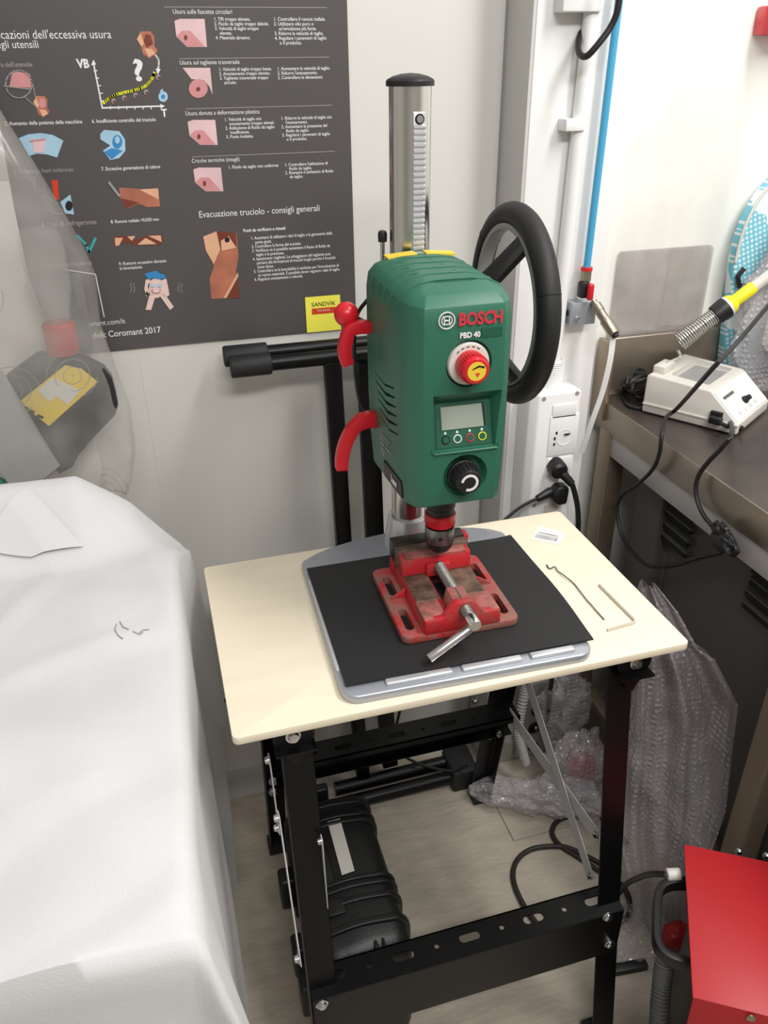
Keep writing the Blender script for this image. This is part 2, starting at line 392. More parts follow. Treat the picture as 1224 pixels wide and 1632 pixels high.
# pilaster between the two walls: white front, side face greyed to paint its shade
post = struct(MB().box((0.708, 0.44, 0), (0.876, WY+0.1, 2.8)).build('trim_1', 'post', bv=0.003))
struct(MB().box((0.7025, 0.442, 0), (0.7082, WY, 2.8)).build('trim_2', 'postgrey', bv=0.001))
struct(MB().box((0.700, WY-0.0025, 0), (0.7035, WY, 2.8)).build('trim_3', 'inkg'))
for i, x in enumerate((0.052, -0.548, -1.15)):
    struct(MB().box((x, WY-0.0004, 0.06), (x+0.003, WY, 2.8)).build('trim_%d' % (4+i), 'wall'))
# floor: joint bed and tiles
fl = struct(MB().box((-2.3, -2.9, -0.03), (2.5, WY+0.1, -0.004)).build('floor', 'joint'))
tcx0, tcy0 = 0.683, 0.214
g = 0.0008
def tile(pts): MB().prism([(x, y, -0.004) for x, y in pts], (0, 0, 0.004)).build('tile', 'tile', fl, bv=0.0006, seg=1)
tile([(-0.9, -0.99), (1.283-g, -0.99), (1.283-g, tcy0-g), (tcx0-g, tcy0-g), (tcx0-g, WY+0.05), (-0.9, WY+0.05)])
tile([(tcx0+g, tcy0+g), (1.283-g, tcy0+g), (1.283-g, WY+0.05), (tcx0+g, WY+0.05)])
for x0, y0, x1, y1 in ((1.283+g, -0.386, 1.9, tcy0-g), (1.283+g, tcy0+g, 1.9, WY+0.05), (1.9+2*g, -0.386, 2.5, WY+0.05), (1.283+g, -0.99, 2.5, -0.386-2*g), (-2.3, -0.99, -0.9-2*g, WY+0.05), (-2.3, -1.9, -0.3, -0.99-2*g), (-0.3+2*g, -1.9, 1.1, -0.99-2*g), (1.1+2*g, -1.9, 2.5, -0.99-2*g), (-2.3, -2.8, 0, -1.9-2*g), (2*g, -2.8, 1.3, -1.9-2*g), (1.3+2*g, -2.8, 2.5, -1.9-2*g)):
    tile([(x0, y0), (x1, y0), (x1, y1), (x0, y1)])
# coved skirting along the back wall
prof = [(0, 0), (-0.030, 0), (-0.022, 0.004), (-0.012, 0.014), (-0.006, 0.030), (-0.005, 0.062), (0, 0.066)]
for n_, xa, xb in (('baseboard_back', -2.2, 0.7025),):
    struct(MB().prism([(xa, WY+a, b) for a, b in prof], (xb-xa, 0, 0)).build(n_, 'cove', ang=60))
struct(MB().box((0.7, 0.432, 0), (0.884, 0.4405, 0.066)).build('baseboard_post', 'cove', bv=0.003))

# ================================================================== POSTER
PY = 0.5372
poster = thing('poster', 'large charcoal poster with white Italian text and yellow corner mark on wall', 'poster', (0.438, PY, 1.08))
def wp(x, y, lay=0): return on_y(x, y, PY-0.0004*lay)
brc = wp(568, 523); tr_x = brc.x
MB().box((-0.46, PY, brc.z), (brc.x, WY-0.0004, 1.78)).build('sheet', 'paper', poster)
def wtext(s, x0, y0, x1, m='inkw', bold=0.0, hs=1.12, y1=None, spacing=1.0):
    a = wp(x0, y0, 1); b = wp(x1, y0 if y1 is None else y1, 1)
    return place_text(s, a, (1, 0, 0), (0, 0, 1), b.x-a.x, m, poster, 'lettering', bold, 0, hs, spacing)
def poly(pts, m, parent, name, lay=1, th=0.00005):
    P = [wp(x, y, lay) for x, y in pts]
    return MB().prism(P, (0, -th, 0)).build(name, m, parent, smooth=False)
def wline(pts, wpx, m, parent=None, name='printed_line', lay=1, closed=False):
    """a flat printed stroke following photo points"""
    P = [wp(x, y, lay) for x, y in pts]; mb = MB(); r = wpx/2/860
    n = len(P)
    for i in range(n if closed else n-1):
        a, b = P[i], P[(i+1) % n]; t = (b-a).normalized(); s = Vector((-t.z, 0, t.x))*r; a = a-t*r*0.6; b = b+t*r*0.6
        mb.bm.faces.new([mb.bm.verts.new(q) for q in (a+s, a-s, b-s, b+s)])
    return mb.build(name, m, parent or poster, smooth=False)
def circ(cx, cy, rx, ry, n=28): return [(cx+rx*math.cos(2*PI*i/n), cy+ry*math.sin(2*PI*i/n)) for i in range(n)]
wtext("Indicazioni dell'eccessiva usura", -22, 62, 178)
wtext("degli utensili", -12, 77, 62)
wtext("1. Usura dell'utensile", -24, 107, 52, 'inkg', 0.01)
wtext("2. Aumento della potenza della macchina", 8, 200, 132, 'inkw', 0.01)
wtext("6. Insufficiente controllo del truciolo", 147, 196, 249, 'inkw', 0.01)
wtext("3. Tolleranza fuori tolleranza", 22, 277, 118, 'inkg', 0.01)
wtext("7. Eccessiva generazione di calore", 162, 272, 256, 'inkw', 0.01)
wtext("4. Uso di refrigerante", 66, 362, 155, 'inkg', 0.01)
wtext("8. Runout radiale >0,020 mm", 177, 356, 254, 'inkw', 0.01)
wtext("5. Finitura scadente", 70, 427, 148, 'inkg', 0.01)
wtext("9. Rumore eccessivo durante\nla lavorazione", 190, 423, 266, 'inkw', 0.01)
wtext("www.sandvik.coromant.com/it", 62, 527, 202, 'inkw')
wtext("\u00a9 AB Sandvik Coromant 2017", 96, 544, 259, 'inkw', 0.01)
secs = [("Usura sulle fascette circolari", 276, 22, 370, (261, 11, 521),
         [(341, 32, 428, "1. TIR troppo elevato.\n2. Fluido da taglio troppo debole.\n3. Velocit\u00e0 di taglio troppo\n    elevata.\n4. Materiale abrasivo."),
          (436, 32, 519, "1. Controllare il runout radiale.\n2. Utilizzare olio puro o\n    un'emulsione pi\u00f9 forte.\n3. Ridurre la velocit\u00e0 di taglio.\n4. Regolare i parametri di taglio\n    o il prodotto.")]),
        ("Usura sul tagliente trasversale", 287, 103, 382, (286, 93.5, 525),
         [(349, 112, 433, "1. Velocit\u00e0 di taglio troppo bassa.\n2. Avanzamento troppo elevato.\n3. Tagliente trasversale troppo\n    piccolo."),
          (442, 111, 526, "1. Aumentare la velocit\u00e0 di taglio.\n2. Ridurre l'avanzamento.\n3. Controllare le dimensioni.")]),
        ("Usura dovuta a deformazione plastica", 296, 184, 414, (296, 173.5, 530),
         [(358, 192, 437, "1. Velocit\u00e0 di taglio e/o\n    avanzamento troppo elevati.\n2. Adduzione di fluido da taglio\n    insufficiente.\n3. Punta inadatta."),
          (448, 190, 529, "1. Ridurre la velocit\u00e0 di taglio e/o\n    l'avanzamento.\n2. Aumentare la pressione del\n    fluido da taglio.\n3. Regolare i parametri di taglio\n    o il prodotto.")]),
        ("Cricche termiche (intagli)", 306, 259.5, 382, (306, 250, 534),
         [(365, 268, 444, "1. Fluido da taglio non uniforme"),
          (454, 264, 531, "1. Controllare l'adduzione di\n    fluido da taglio.\n2. Riempire il serbatoio di fluido\n    da taglio.")])]
for t_, x0, y0, x1, ln, cols in secs:
    wtext(t_, x0, y0, x1, 'inkg' if False else 'inkw', 0.0)
    a = wp(ln[0], ln[1], 1); b = wp(ln[2], ln[1], 1)
    MB().box((a.x, a.y-0.0001, a.z-0.0006), (b.x, a.y, a.z+0.0004)).build('printed_rule', 'inkg', poster)
    for cx, cy, cx1, s in cols: wtext(s, cx, cy+1, cx1, 'inkw', 0.008, 1.06, spacing=0.93)
wtext("Evacuazione truciolo - consigli generali", 318, 347, 510)
wtext("Punti da verificare e rimedi", 388, 370, 455, 'inkw', 0.02)
wtext("1. Accertarsi di utilizzare i dati di taglio e la geometria della\n    punta giusti.\n2. Controllare la forma del truciolo.\n3. Verificare se \u00e8 possibile aumentare il flusso di fluido da\n    taglio e la pressione.\n4. Ispezionare i taglienti. La scheggiatura del tagliente pu\u00f2\n    portare alla formazione di trucioli lunghi perch\u00e9 il truciolo\n    viene diviso.\n5. Controllare se la lavorabilit\u00e0 \u00e8 cambiata per l'introduzione di\n    un nuovo materiale. \u00c8 possibile dover regolare i dati di taglio.\n6. Regolare avanzamento e velocit\u00e0.",
      400, 382, 540, 'inkw', 0.008, 1.22, spacing=0.96)
# the four small pink drill tip pictures
for k, (x, y, wd, ht) in enumerate(((278, 29, 52, 47), (291, 108, 44, 47), (299, 190, 48, 42), (308, 266, 48, 40))):
    if k == 1:
        pic = poly([(x, y), (x+44, y), (x+48, y+43), (x+42, y+29), (x+34, y+20), (x+14, y+18)], 'pink', poster, 'illustration')
        poly(circ(x+25, y+33, 15, 15), 'pink2', pic, 'printed_shape', 2); poly(circ(x+25, y+34, 3.4, 3.4, 12), 'copperd', pic, 'printed_shape', 3)
    else:
        pic = poly([(x, y+4), (x+9, y+1), (x+wd-4, y+1), (x+wd, y+ht-1), (x+20, y+ht-1), (x+3, y+ht*0.62)], 'pink', poster, 'illustration')
        poly([(x+4, y+ht*0.6), (x+12, y+ht*0.42), (x+25, y+ht*0.42), (x+wd-4, y+ht-2), (x+21, y+ht-2)], 'pink2', pic, 'printed_shape', 2)
        poly(circ(x+18, y+ht*0.66, 2.6, 4.4, 12), 'copperd', pic, 'printed_shape', 3)
# wear chart
ax = wline([(149, 101), (163, 172), (260, 169)], 1.8, 'inkw', name='illustration')
for i in range(1, 6): wline([(149+2.8*i-2, 101+12*i), (149+2.8*i+3, 101+12*i-0.6)], 1.2, 'inkw', ax, lay=2)
for i in range(1, 7): wline([(163+13*i, 169.5), (163+13*i, 174)], 1.2, 'inkw', ax, lay=2)
poly([(149, 95), (145, 104), (153, 103)], 'inkw', ax, 'printed_shape'); poly([(263, 169), (255, 165.5), (256, 173)], 'inkw', ax, 'printed_shape')
cv = smoothpath([(*q, 0) for q in ((165, 164), (178, 154), (195, 148), (213, 144), (230, 138), (241, 127), (246, 116))], 5)
wline([(p.x, p.y) for p in cv], 3.4, 'inky', ax, lay=3)
wtext("VB", 123, 108, 143, 'inkw', 0.04); wtext("?", 215, 128, 231, 'inkw', 0.03, 0.78); wtext("T", 258, 186, 267, 'inkw', 0.03)
for cx, cy in ((181, 161), (198, 156), (216, 152), (233, 147), (252, 123)):
    c_ = poly(circ(cx, cy, 3.6, 4.4, 14), 'inkg', poster, 'illustration', 2); poly(circ(cx+1.0, cy+1, 2.3, 2.4, 10), 'copperd', c_, 'printed_shape', 3)
sw = poly(circ(260, 154, 7.5, 8.5), 'ltblue', poster, 'illustration', 2); poly(circ(260, 154, 3.2, 3.6, 12), 'midblue', sw, 'printed_shape', 3); wline([(256, 146), (259, 143)], 2, 'ltblue', sw, lay=3)
ar = wline([(p.x, p.y) for p in smoothpath([(248, 88, 0), (253, 97, 0), (252, 112, 0)], 4)], 2, 'inkw', name='illustration')
poly([(251.5, 119), (248, 109), (256, 110)], 'inkw', ar, 'printed_shape')
def chip(x, y, s, dark='copperd'):
    g = poly([(x, y+12*s), (x+6*s, y), (x+22*s, y), (x+28*s, y+8*s), (x+28*s, y+24*s), (x+33*s, y+30*s), (x+30*s, y+36*s), (x+20*s, y+43*s), (x+10*s, y+36*s), (x+7*s, y+24*s)], 'copper', poster, 'illustration')
    poly([(x, y+12*s), (x+6*s, y+3*s), (x+12*s, y+20*s), (x+7*s, y+24*s)], 'copperl', g, 'printed_shape', 2)
    poly([(x+12*s, y+27*s), (x+24*s, y+28*s), (x+30*s, y+35*s), (x+19*s, y+41*s)], 'copperl', g, 'printed_shape', 2)
    poly([(x+14*s, y+4*s), (x+22*s, y+6*s), (x+26*s, y+20*s), (x+16*s, y+26*s), (x+11*s, y+15*s)], dark, g, 'printed_shape', 2)
chip(218, 50, 1.0); chip(53, 153, 0.8, 'pink2')
tip = poly([(20, 112), (48, 118), (51, 140), (15, 138)], 'pink2', poster, 'illustration')
wline(circ(30, 134, 21, 22), 1.5, 'inkg', tip, lay=3, closed=True)
wline([(6, 137), (48, 142)], 1.4, 'inkg', tip, lay=3); wline([(51, 128), (57, 158)], 1.0, 'inkg', tip, lay=3); wline([(40, 155), (55, 168)], 1.0, 'inkg', tip, lay=3)
fan = [(30, 220), (45, 214), (65, 212), (84, 215), (101, 224), (91, 251), (74, 246), (58, 245), (46, 249)]
fg = poly(fan, 'ltblue', poster, 'illustration'); poly([(52, 222), (73, 222), (70, 243), (54, 243)], 'pink', fg, 'printed_shape', 2); wline([(48, 225), (72, 222)], 2, 'pink2', fg, lay=3)
cl = poly([(160, 213), (166, 207), (190, 209), (199, 222), (200, 240), (190, 252), (176, 255), (164, 240), (176, 232), (160, 222)], 'ltblue', poster, 'illustration')
poly(circ(187, 226, 8, 11, 16), 'midblue', cl, 'printed_shape', 2); poly([(166, 242), (178, 236), (196, 240), (178, 254)], 'midblue', cl, 'printed_shape', 2); poly(circ(187, 223, 4, 6, 12), 'ltblue', cl, 'printed_shape', 3)
dr = poly([(190, 299), (212, 300), (225, 302), (252, 300), (255, 329), (235, 330), (222, 325), (200, 333), (192, 316)], 'copper', poster, 'illustration')
poly([(222, 302), (252, 300), (253, 318)], 'copperl', dr, 'printed_shape', 2); poly([(193, 316), (222, 323), (200, 332)], 'copperd', dr, 'printed_shape', 2); wline([(174, 291), (190, 312)], 3.2, 'inkg', dr, lay=3)
dr = poly([(181, 377), (203, 376), (216, 382), (236, 375), (258, 373), (260, 384), (254, 391), (232, 390), (216, 391), (200, 386), (182, 392)], 'copperd', poster, 'illustration')
for q in ([(183, 379), (196, 379), (190, 391), (184, 392)], [(203, 377), (216, 376), (210, 384)], [(219, 390), (232, 379), (250, 389)], [(236, 376), (256, 375), (258, 386)]): poly(q, 'copperl', dr, 'printed_shape', 2)
dr = poly([(324, 377), (345, 368), (354, 371), (377, 371), (380, 410), (376, 432), (382, 475), (337, 476), (334, 445), (341, 423), (328, 400)], 'copper', poster, 'illustration')
poly([(324, 377), (345, 369), (352, 395), (341, 421), (328, 399)], 'copperl', dr, 'printed_shape', 2); poly([(345, 369), (376, 371), (377, 395), (352, 400)], 'copperd', dr, 'printed_shape', 2)
poly([(352, 384), (364, 376), (377, 395), (353, 400)], 'copperl', dr, 'printed_shape', 3); poly([(358, 475), (378, 436), (382, 475)], 'copperd', dr, 'printed_shape', 2); poly(circ(362, 382, 4, 4.6, 12), 'inkb', dr, 'printed_shape', 4)
poly([(356, 475), (379, 434), (380, 440), (361, 475)], 'copperl', dr, 'printed_shape', 3)
# small pictures partly behind the bag
rr = poly([(82, 287), (92, 287), (94, 318), (86, 318)], 'inkr', poster, 'illustration'); poly([(96, 322), (112, 310), (116, 330), (118, 342), (104, 340)], 'ltblue', rr, 'printed_shape'); poly(circ(110, 328, 6, 8, 14), 'inkb', rr, 'printed_shape', 2)
wline([(124, 376), (138, 391), (142, 402), (152, 380)], 3.5, 'teal', name='illustration'); wline([(104, 430), (152, 437), (166, 505)], 1.4, 'inkw', name='printed_line')
# man holding his ears
mn = poly(circ(249, 459, 12.5, 16, 22), 'skin', poster, 'illustration', 2)
poly([(230, 436), (240, 434), (248, 431), (254, 435), (262, 438), (265, 443), (254, 445), (243, 443), (237, 446)], 'midblue', mn, 'printed_shape', 4)
for s, x in ((-1, 236), (1, 262)):
    poly([(x-4, 446), (x+3, 444), (x+6, 458), (x+6*s+2, 470), (x, 476), (x-6, 462)], 'skin', mn, 'printed_shape', 3)
poly([(238, 470), (247, 474), (241, 494), (232, 494)], 'skin', mn, 'printed_shape', 3); poly([(255, 472), (262, 468), (277, 489), (271, 494)], 'skin', mn, 'printed_shape', 3)
for x in (243.5, 254.5): poly(circ(x, 455, 4, 3, 12), 'ltblue', mn, 'printed_shape', 5)
poly([(240, 461), (250, 464), (257, 461), (254, 468), (243, 467)], 'pink2', mn, 'printed_shape', 5); poly([(244, 463), (254, 463), (253, 465.5), (245, 465.5)], 'inkw', mn, 'printed_shape', 6)
for x, s in ((209, 1), (214, 1), (284, -1), (289, -1)):
    wline([(x, 451), (x-2*s, 455), (x+1*s, 459), (x-1*s, 466)], 0.9, 'inkg', mn, lay=2)
# yellow corner mark printed in the poster
sa, sb = wp(486, 474, 3), wp(544, 528, 3)
sc_ = MB().box((sa.x, sb.y-0.0003, brc.z+0.0005), (sb.x, sb.y, sa.z)).build('yellow_mark', 'sticky', poster, label='yellow printed square with a red wordmark')
place_text("SANDVIK", wp(497, 489, 5), (1, 0, 0), (0, 0, 1), wp(535, 489, 5).x-wp(497, 489, 5).x, 'inkb', sc_)
a, b = wp(497, 492, 5), wp(535, 498, 5)
MB().box((a.x, a.y-0.0001, b.z), (b.x, a.y, a.z)).build('printed_bar', 'inkr', sc_)
place_text("Coromant", wp(506, 496.5, 6), (1, 0, 0), (0, 0, 1), wp(526, 496, 6).x-wp(506, 496, 6).x, 'inkw', sc_)

# ================================================================== WORK TABLE
HB = 0.80
tb = thing('work_table', 'black steel folding work table with pale plywood top carrying the green drill', 'table', (0.42, 0.07, 0))
bx0, bx1, by0, by1 = 0.106, 0.737, -0.128, 0.2655
def rrect(x0, y0, x1, y1, z, r, n=6):
    out = []
    for cx, cy, a0 in ((x1-r, y0+r, -90), (x1-r, y1-r, 0), (x0+r, y1-r, 90), (x0+r, y0+r, 180)):
        for i in range(n+1):
            a = rad(a0+90*i/n); out.append((cx+r*math.cos(a), cy+r*math.sin(a), z))
    return out
MB().prism(rrect(bx0, by0, bx1, by1, HB-0.012, 0.008), (0, 0, 0.012)).build('tabletop', 'ply', tb, bv=0.0012)
legs = {}
def legpt(sx, sy, z):     # centre line of a leg
    t = (0.765-z)/0.765
    x = 0.42+sx*(0.2335+0.004*t); y = (-0.078-0.124*t) if sy < 0 else (0.198+0.15*t)
    return Vector((x, y, z))
for sx in (-1, 1):
    for sy in (-1, 1):
        a, b = legpt(sx, sy, 0.768), legpt(sx, sy, 0.0)
        mb = MB(); fx = 0.020; out = sx
        # L-section leg: outer side flange plus front flange
        def sec(p): return [p+Vector((-fx, -0.003*1, 0)), p+Vector((fx, -0.003, 0))]
        q = []
        sgn = sy
        for p in (a, b):
            q.append([p+Vector((-out*fx, sgn*0.017, 0)), p+Vector((out*fx, sgn*0.017, 0)), p+Vector((out*fx, -sgn*0.017, 0)),
                      p+Vector((out*(fx-0.003), -sgn*0.017, 0)), p+Vector((out*(fx-0.003), sgn*0.014, 0)), p+Vector((-out*fx, sgn*0.014, 0))])
        V = [[mb.bm.verts.new(v) for v in r_] for r_ in q]
        for i in range(6): mb.bm.faces.new([V[0][i], V[0][(i+1) % 6], V[1][(i+1) % 6], V[1][i]])
        mb.bm.faces.new(V[0]); mb.bm.faces.new(V[1][::-1])
        lg = mb.build('leg', 'blackmet', tb, bv=0.001, seg=1); legs[(sx, sy)] = lg
        f = legpt(sx, sy, 0.0)
        MB().box((f.x-0.024, f.y-0.021, 0.0), (f.x+0.024, f.y+0.021, 0.022)).build('rubber_foot', 'rubber', lg, bv=0.003)
# top bearer channels and corner brackets with bolts
for sy, y in ((-1, -0.078), (1, 0.198)):
    MB().box((0.165, y-0.016, 0.762), (0.675, y+0.016, 0.788)).build('bearer', 'blackmet', tb, bv=0.002)
for sx in (-1, 1):
    MB().box((0.42+sx*0.236-0.018, -0.07, 0.764), (0.42+sx*0.236+0.018, 0.19, 0.786)).build('side_bearer', 'blackmet', tb, bv=0.002)
    x = 0.42+sx*0.242
    br = MB().prism([(x-0.022, -0.112, 0.787), (x+0.03, -0.112, 0.787), (x+0.03, -0.112, 0.762), (x+0.008, -0.112, 0.715), (x-0.0, -0.112, 0.715), (x-0.022, -0.112, 0.762)], (0, 0.003, 0)).build('corner_bracket', 'blackmet', tb, bv=0.001, seg=1)
    MB().box((x-0.022, -0.125, 0.748), (x+0.03, -0.082, 0.751)).build('bracket_plate', 'blackmet', br)
    MB().lathe((x+0.002, -0.114, 0.7715), (0.1, -1, 0.15), [(0, 0.010), (0.002, 0.010), (0.0025, 0.0075), (0.008, 0.006), (0.009, 0)], 14).build('bolt', 'bolt', br)
# front and rear lower channels, with slotted top flange
def channel(y, z0, z1, x0, x1, dirn, depth=0.05):
    mb = MB(); t = 0.0025
    mb.box((x0, y-t/2, z0), (x1, y+t/2, z1))
    o = mb.build('cross_channel', 'blackmet', tb, bv=0.001, seg=1)
    top = MB().box((x0, min(y, y+dirn*depth), z1-t), (x1, max(y, y+dirn*depth), z1)).build('top_flange', 'blackmet', o)
    cut = []
    n = 9; L = x1-x0
    for i in range(n):
        cx = x0+L*(i+0.7)/(n+0.4); cy = y+dirn*depth*0.55
        hw = 0.017 if i % 2 == 0 else 0.004; hh = 0.007 if i % 2 == 0 else 0.004
        pts = [(px, py, z1-0.01) for px, py, _ in rrect(cx-hw, cy-hh, cx+hw, cy+hh, 0, hh*0.98, 4)]
        c_ = MB().prism(pts, (0, 0, 0.02)).build('cut', 'black'); cut.append(c_)
    boolean(top, cut)
    MB().box((x0, y+dirn*(depth-t/2)-t/2, z1-0.014), (x1, y+dirn*(depth-t/2)+t/2, z1)).build('back_lip', 'blackmet', o)
    MB().box((x0, min(y, y+dirn*0.02), z0), (x1, max(y, y+dirn*0.02), z0+t)).build('bottom_flange', 'blackmet', o)
    return o
fz1 = 0.272; fp = legpt(-1, -1, 0.23); fq = legpt(1, -1, 0.23)
yb0 = fp.y-0.0185
bz1 = (on_y(955, 1455, yb0).z+on_y(530, 1589, yb0).z+on_y(700, 1540, yb0).z)/3; bz0 = (on_y(957, 1517, yb0).z+on_y(617, 1627, yb0).z+on_y(700, 1605, yb0).z)/3
ch = channel(yb0, bz0, bz1, fp.x-0.018, fq.x+0.018, 1)
for px, py in ((513, 1600), (968, 1460), (971, 1503)):
    p = on_y(px, py, yb0-0.0015)
    MB().lathe(p, (0, -1, 0), [(0, 0.0095), (0.0015, 0.0095), (0.002, 0.007), (0.005, 0.0068), (0.007, 0.0045), (0.0075, 0)], 16).build('bolt', 'bolt', ch)
rp = legpt(-1, 1, 0.33); rq = legpt(1, 1, 0.33)
ch2 = channel(rp.y-0.02, 0.295, 0.372, rp.x-0.015, rq.x+0.015, -1)
for px, py in ((758, 1118), (776, 1143), (780, 1172), (795, 1168)):
    p = on_x(px, py, rq.x-0.018); MB().lathe(p, (-1, -0.3, 0.2), [(0, 0.009), (0.002, 0.009), (0.003, 0.006), (0.007, 0.005), (0.008, 0)], 12).build('bolt', 'bolt', ch2)
# flat zinc straps bracing the sides
def strap(a, b, wd=0.030, n=(1, 0, 0), name='brace_strap'):
    a, b = Vector(a), Vector(b); n = Vector(n); t = (b-a).normalized(); s = n.cross(t).normalized()*wd/2; nn = n*0.0012
    mb = MB(); mb.prism([a-s, a+s, b+s, b-s], nn); o = mb.build(name, 'strap', tb, bv=0.0004, seg=1)
    for e in (a+t*0.006, b-t*0.006): MB().lathe(e-n*0.0005, -n, [(0, 0.007), (0.001, 0.007), (0.0015, 0.005), (0.005, 0.0045), (0.006, 0)], 12).build('bolt', 'bolt', o)
    return o
xr = 0.652
strap(on_x(838, 1080, xr), on_x(942, 1402, xr))
strap(on_x(812, 1138, xr+0.004), on_x(953, 1335, xr+0.004))
xl = 0.150
strap(on_x(428, 1205, xl), on_x(444, 1325, xl), 0.018)
strap(on_x(443, 1296, xl-0.004), on_x(478, 1535, xl-0.004), 0.018)
strap(on_x(512, 1335, 0.203), on_x(527, 1526, 0.203), 0.012)
for px, py in ((436, 1245), (436, 1262)):
    p = on_x(px, py, 0.17); MB().lathe(p, (-1, -0.6, 0.3), [(0, 0.008), (0.002, 0.008), (0.003, 0.0055), (0.007, 0.005), (0.008, 0)], 12).build('bolt', 'bolt', tb)

# ================================================================== DRILL PRESS
DR = rad(-1.6)
dp = thing('drill_press', 'green bench drill press with tall steel column, red knobs and black feed wheel', 'drill', (0.439, 0.224, HB), DR)
L = dict(parent=dp, world=False)
# cast base plate
arc = [(-0.178, -0.03)] + [(-0.172+0.006*0, 0.0)] + [(-0.166+0.332*i/12, 0.008+0.030*math.sin(PI*i/12)) for i in range(13)]
ol = []
for cx, cy, a0 in ((-0.160, -0.321, 180), (0.142, -0.321, 270)):
    for i in range(7):
        a = rad(a0+90*i/6); ol.append((cx+0.022*math.cos(a), cy+0.022*math.sin(a)))
ol += [(0.164, -0.03), (0.162, -0.012)] + [(0.150-0.300*i/14-0.006, 0.004+0.034*math.sin(PI*i/14)**0.8) for i in range(15)] + [(-0.180, -0.012), (-0.182, -0.03)]
ol = [(x, y) for x, y in ol]
base = MB().prism([(x, y, 0.0) for x, y in ol], (0, 0, 0.013)).build('base_plate', 'alu', dp, bv=0.003, seg=3, world=False)
def inset(pts, d):
    cx = -0.006; cy = -0.15
    return [(cx+(x-cx)*(1-d/0.17), cy+(y-cy)*(1-d/0.18)) for x, y in pts]
MB().box((-0.166, -0.296, 0.012), (0.154, -0.035, 0.0152)).build('raised_bed', 'alu', base, bv=0.002, world=False)
for x0, x1 in ((-0.125, -0.035), (-0.022, 0.062), (0.074, 0.138)):
    MB().box((x0, -0.334, 0.012), (x1, -0.3225, 0.0175)).build('front_rib', 'alu2', base, bv=0.003, seg=3, world=False)
MB().box((-0.1805, -0.29, 0.012), (-0.1745, -0.07, 0.016)).build('side_rib', 'alu2', base, bv=0.002, world=False)
MB().box((0.1555, -0.27, 0.012), (0.1635, -0.07, 0.016)).build('side_rib', 'alu2', base, bv=0.002, world=False)
for x, y in ((-0.158, -0.008), (0.140, -0.006), (-0.152, -0.312), (0.14, -0.312)):
    MB().lathe((x, y, 0.0128), (0, 0, 1), [(0, 0.0055), (0.0009, 0.0055)], 16).build('screw_hole', 'inkg' if y > -0.1 else 'black', base, world=False)
MB().lathe((0, 0, 0.012), (0, 0, 1), [(0, 0.041), (0.008, 0.040), (0.030, 0.036), (0.050, 0.0335), (0.054, 0.032), (0.054, 0.0275), (0.0, 0.0275)], 40).build('column_socket', 'alu2', base, world=False)
# column with rack
col = MB().lathe((0, 0, 0.012), (0, 0, 1), [(0, 0.027), (0.672, 0.027)], 64).build('column', 'chrome', **L)
MB().lathe((0, 0, 0.680), (0, 0, 1), [(0, 0.0305), (0.0055, 0.0305), (0.0075, 0.029), (0.011, 0.022), (0.0135, 0.012), (0.0145, 0)], 48).build('column_cap', 'black', col, world=False)
rack = MB()
RX0, RX1 = -0.004, 0.012
rack.box((RX0, -0.0296, 0.40), (RX1, -0.024, 0.652)); rk = rack.build('rack_strip', 'alu2', col, bv=0.0008, world=False)
nt_ = 34
for i in range(nt_):
    z = 0.402+i*0.0070
    if i == 0: tooth = MB().prism([(RX0+0.0002, -0.0295, z), (RX0+0.0002, -0.0318, z+0.001), (RX0+0.0002, -0.0318, z+0.0034), (RX0+0.0002, -0.0295, z+0.0048)], (RX1-RX0-0.0004, 0, 0)).build('rack_tooth', 'alu2', rk, world=False)
    else:
        t2 = tooth.copy(); C.objects.link(t2); t2.parent = rk; t2.location = (0, 0, i*0.0070); BASE[t2.name] = BASE['drill_press']
MB().lathe((0.004, -0.0296, 0.644), (0, -1, 0), [(0, 0.0062), (0.0004, 0.0062)], 20).build('rack_screw', 'black', rk, world=False)
MB().lathe((0.004, -0.0299, 0.644), (0, -1, 0), [(0, 0.0045), (0.002, 0.0042), (0.0022, 0)], 20).build('rack_screw', 'bolt', rk, world=False)
# head housing
HO = -0.004
def hsec(z, wr, wf, yf, yb, ch, rise=0.0):
    P = [(-wf, yf, z+rise), (wf, yf, z+rise), (wf+ch*0.8, yf+ch*0.9, z+rise*0.9), (wr, yf+ch*1.6+0.012, z+rise*0.8), (wr, yb-0.012, z), (wr-0.012, yb, z), (-wr+0.012, yb, z), (-wr, yb-0.012, z), (-wr, yf+ch*1.6+0.012, z+rise*0.8), (-wf-ch*0.8, yf+ch*0.9, z+rise*0.9)]
    return [(x+HO, y, z_) for x, y, z_ in P]
secs_ = [hsec(0.186, 0.060, 0.047, -0.236, -0.036, 0.009, 0.024), hsec(0.192, 0.063, 0.048, -0.2435, -0.033, 0.011, 0.022), hsec(0.245, 0.0665, 0.049, -0.2445, -0.031, 0.014, 0.01), hsec(0.30, 0.068, 0.0495, -0.245, -0.030, 0.015),
         hsec(0.38, 0.0685, 0.0500, -0.245, -0.030, 0.015), hsec(0.448, 0.0680, 0.0495, -0.2445, -0.030, 0.015),
         hsec(0.466, 0.0655, 0.0480, -0.241, -0.031, 0.0135), hsec(0.4765, 0.057, 0.043, -0.229, -0.034, 0.011), hsec(0.4835, 0.042, 0.033, -0.212, -0.040, 0.008), hsec(0.4865, 0.022, 0.018, -0.190, -0.052, 0.005)]
mb = MB(); VV = [[mb.bm.verts.new(p) for p in s_] for s_ in secs_]
for P, Q in zip(VV, VV[1:]):
    for k in range(10): mb.bm.faces.new([P[k], P[(k+1) % 10], Q[(k+1) % 10], Q[k]])
mb.bm.faces.new(VV[0][::-1]); mb.bm.faces.new(VV[-1])
head = mb.build('head_housing', 'green', dp, world=False, bv=0.0014, seg=2, ang=22)
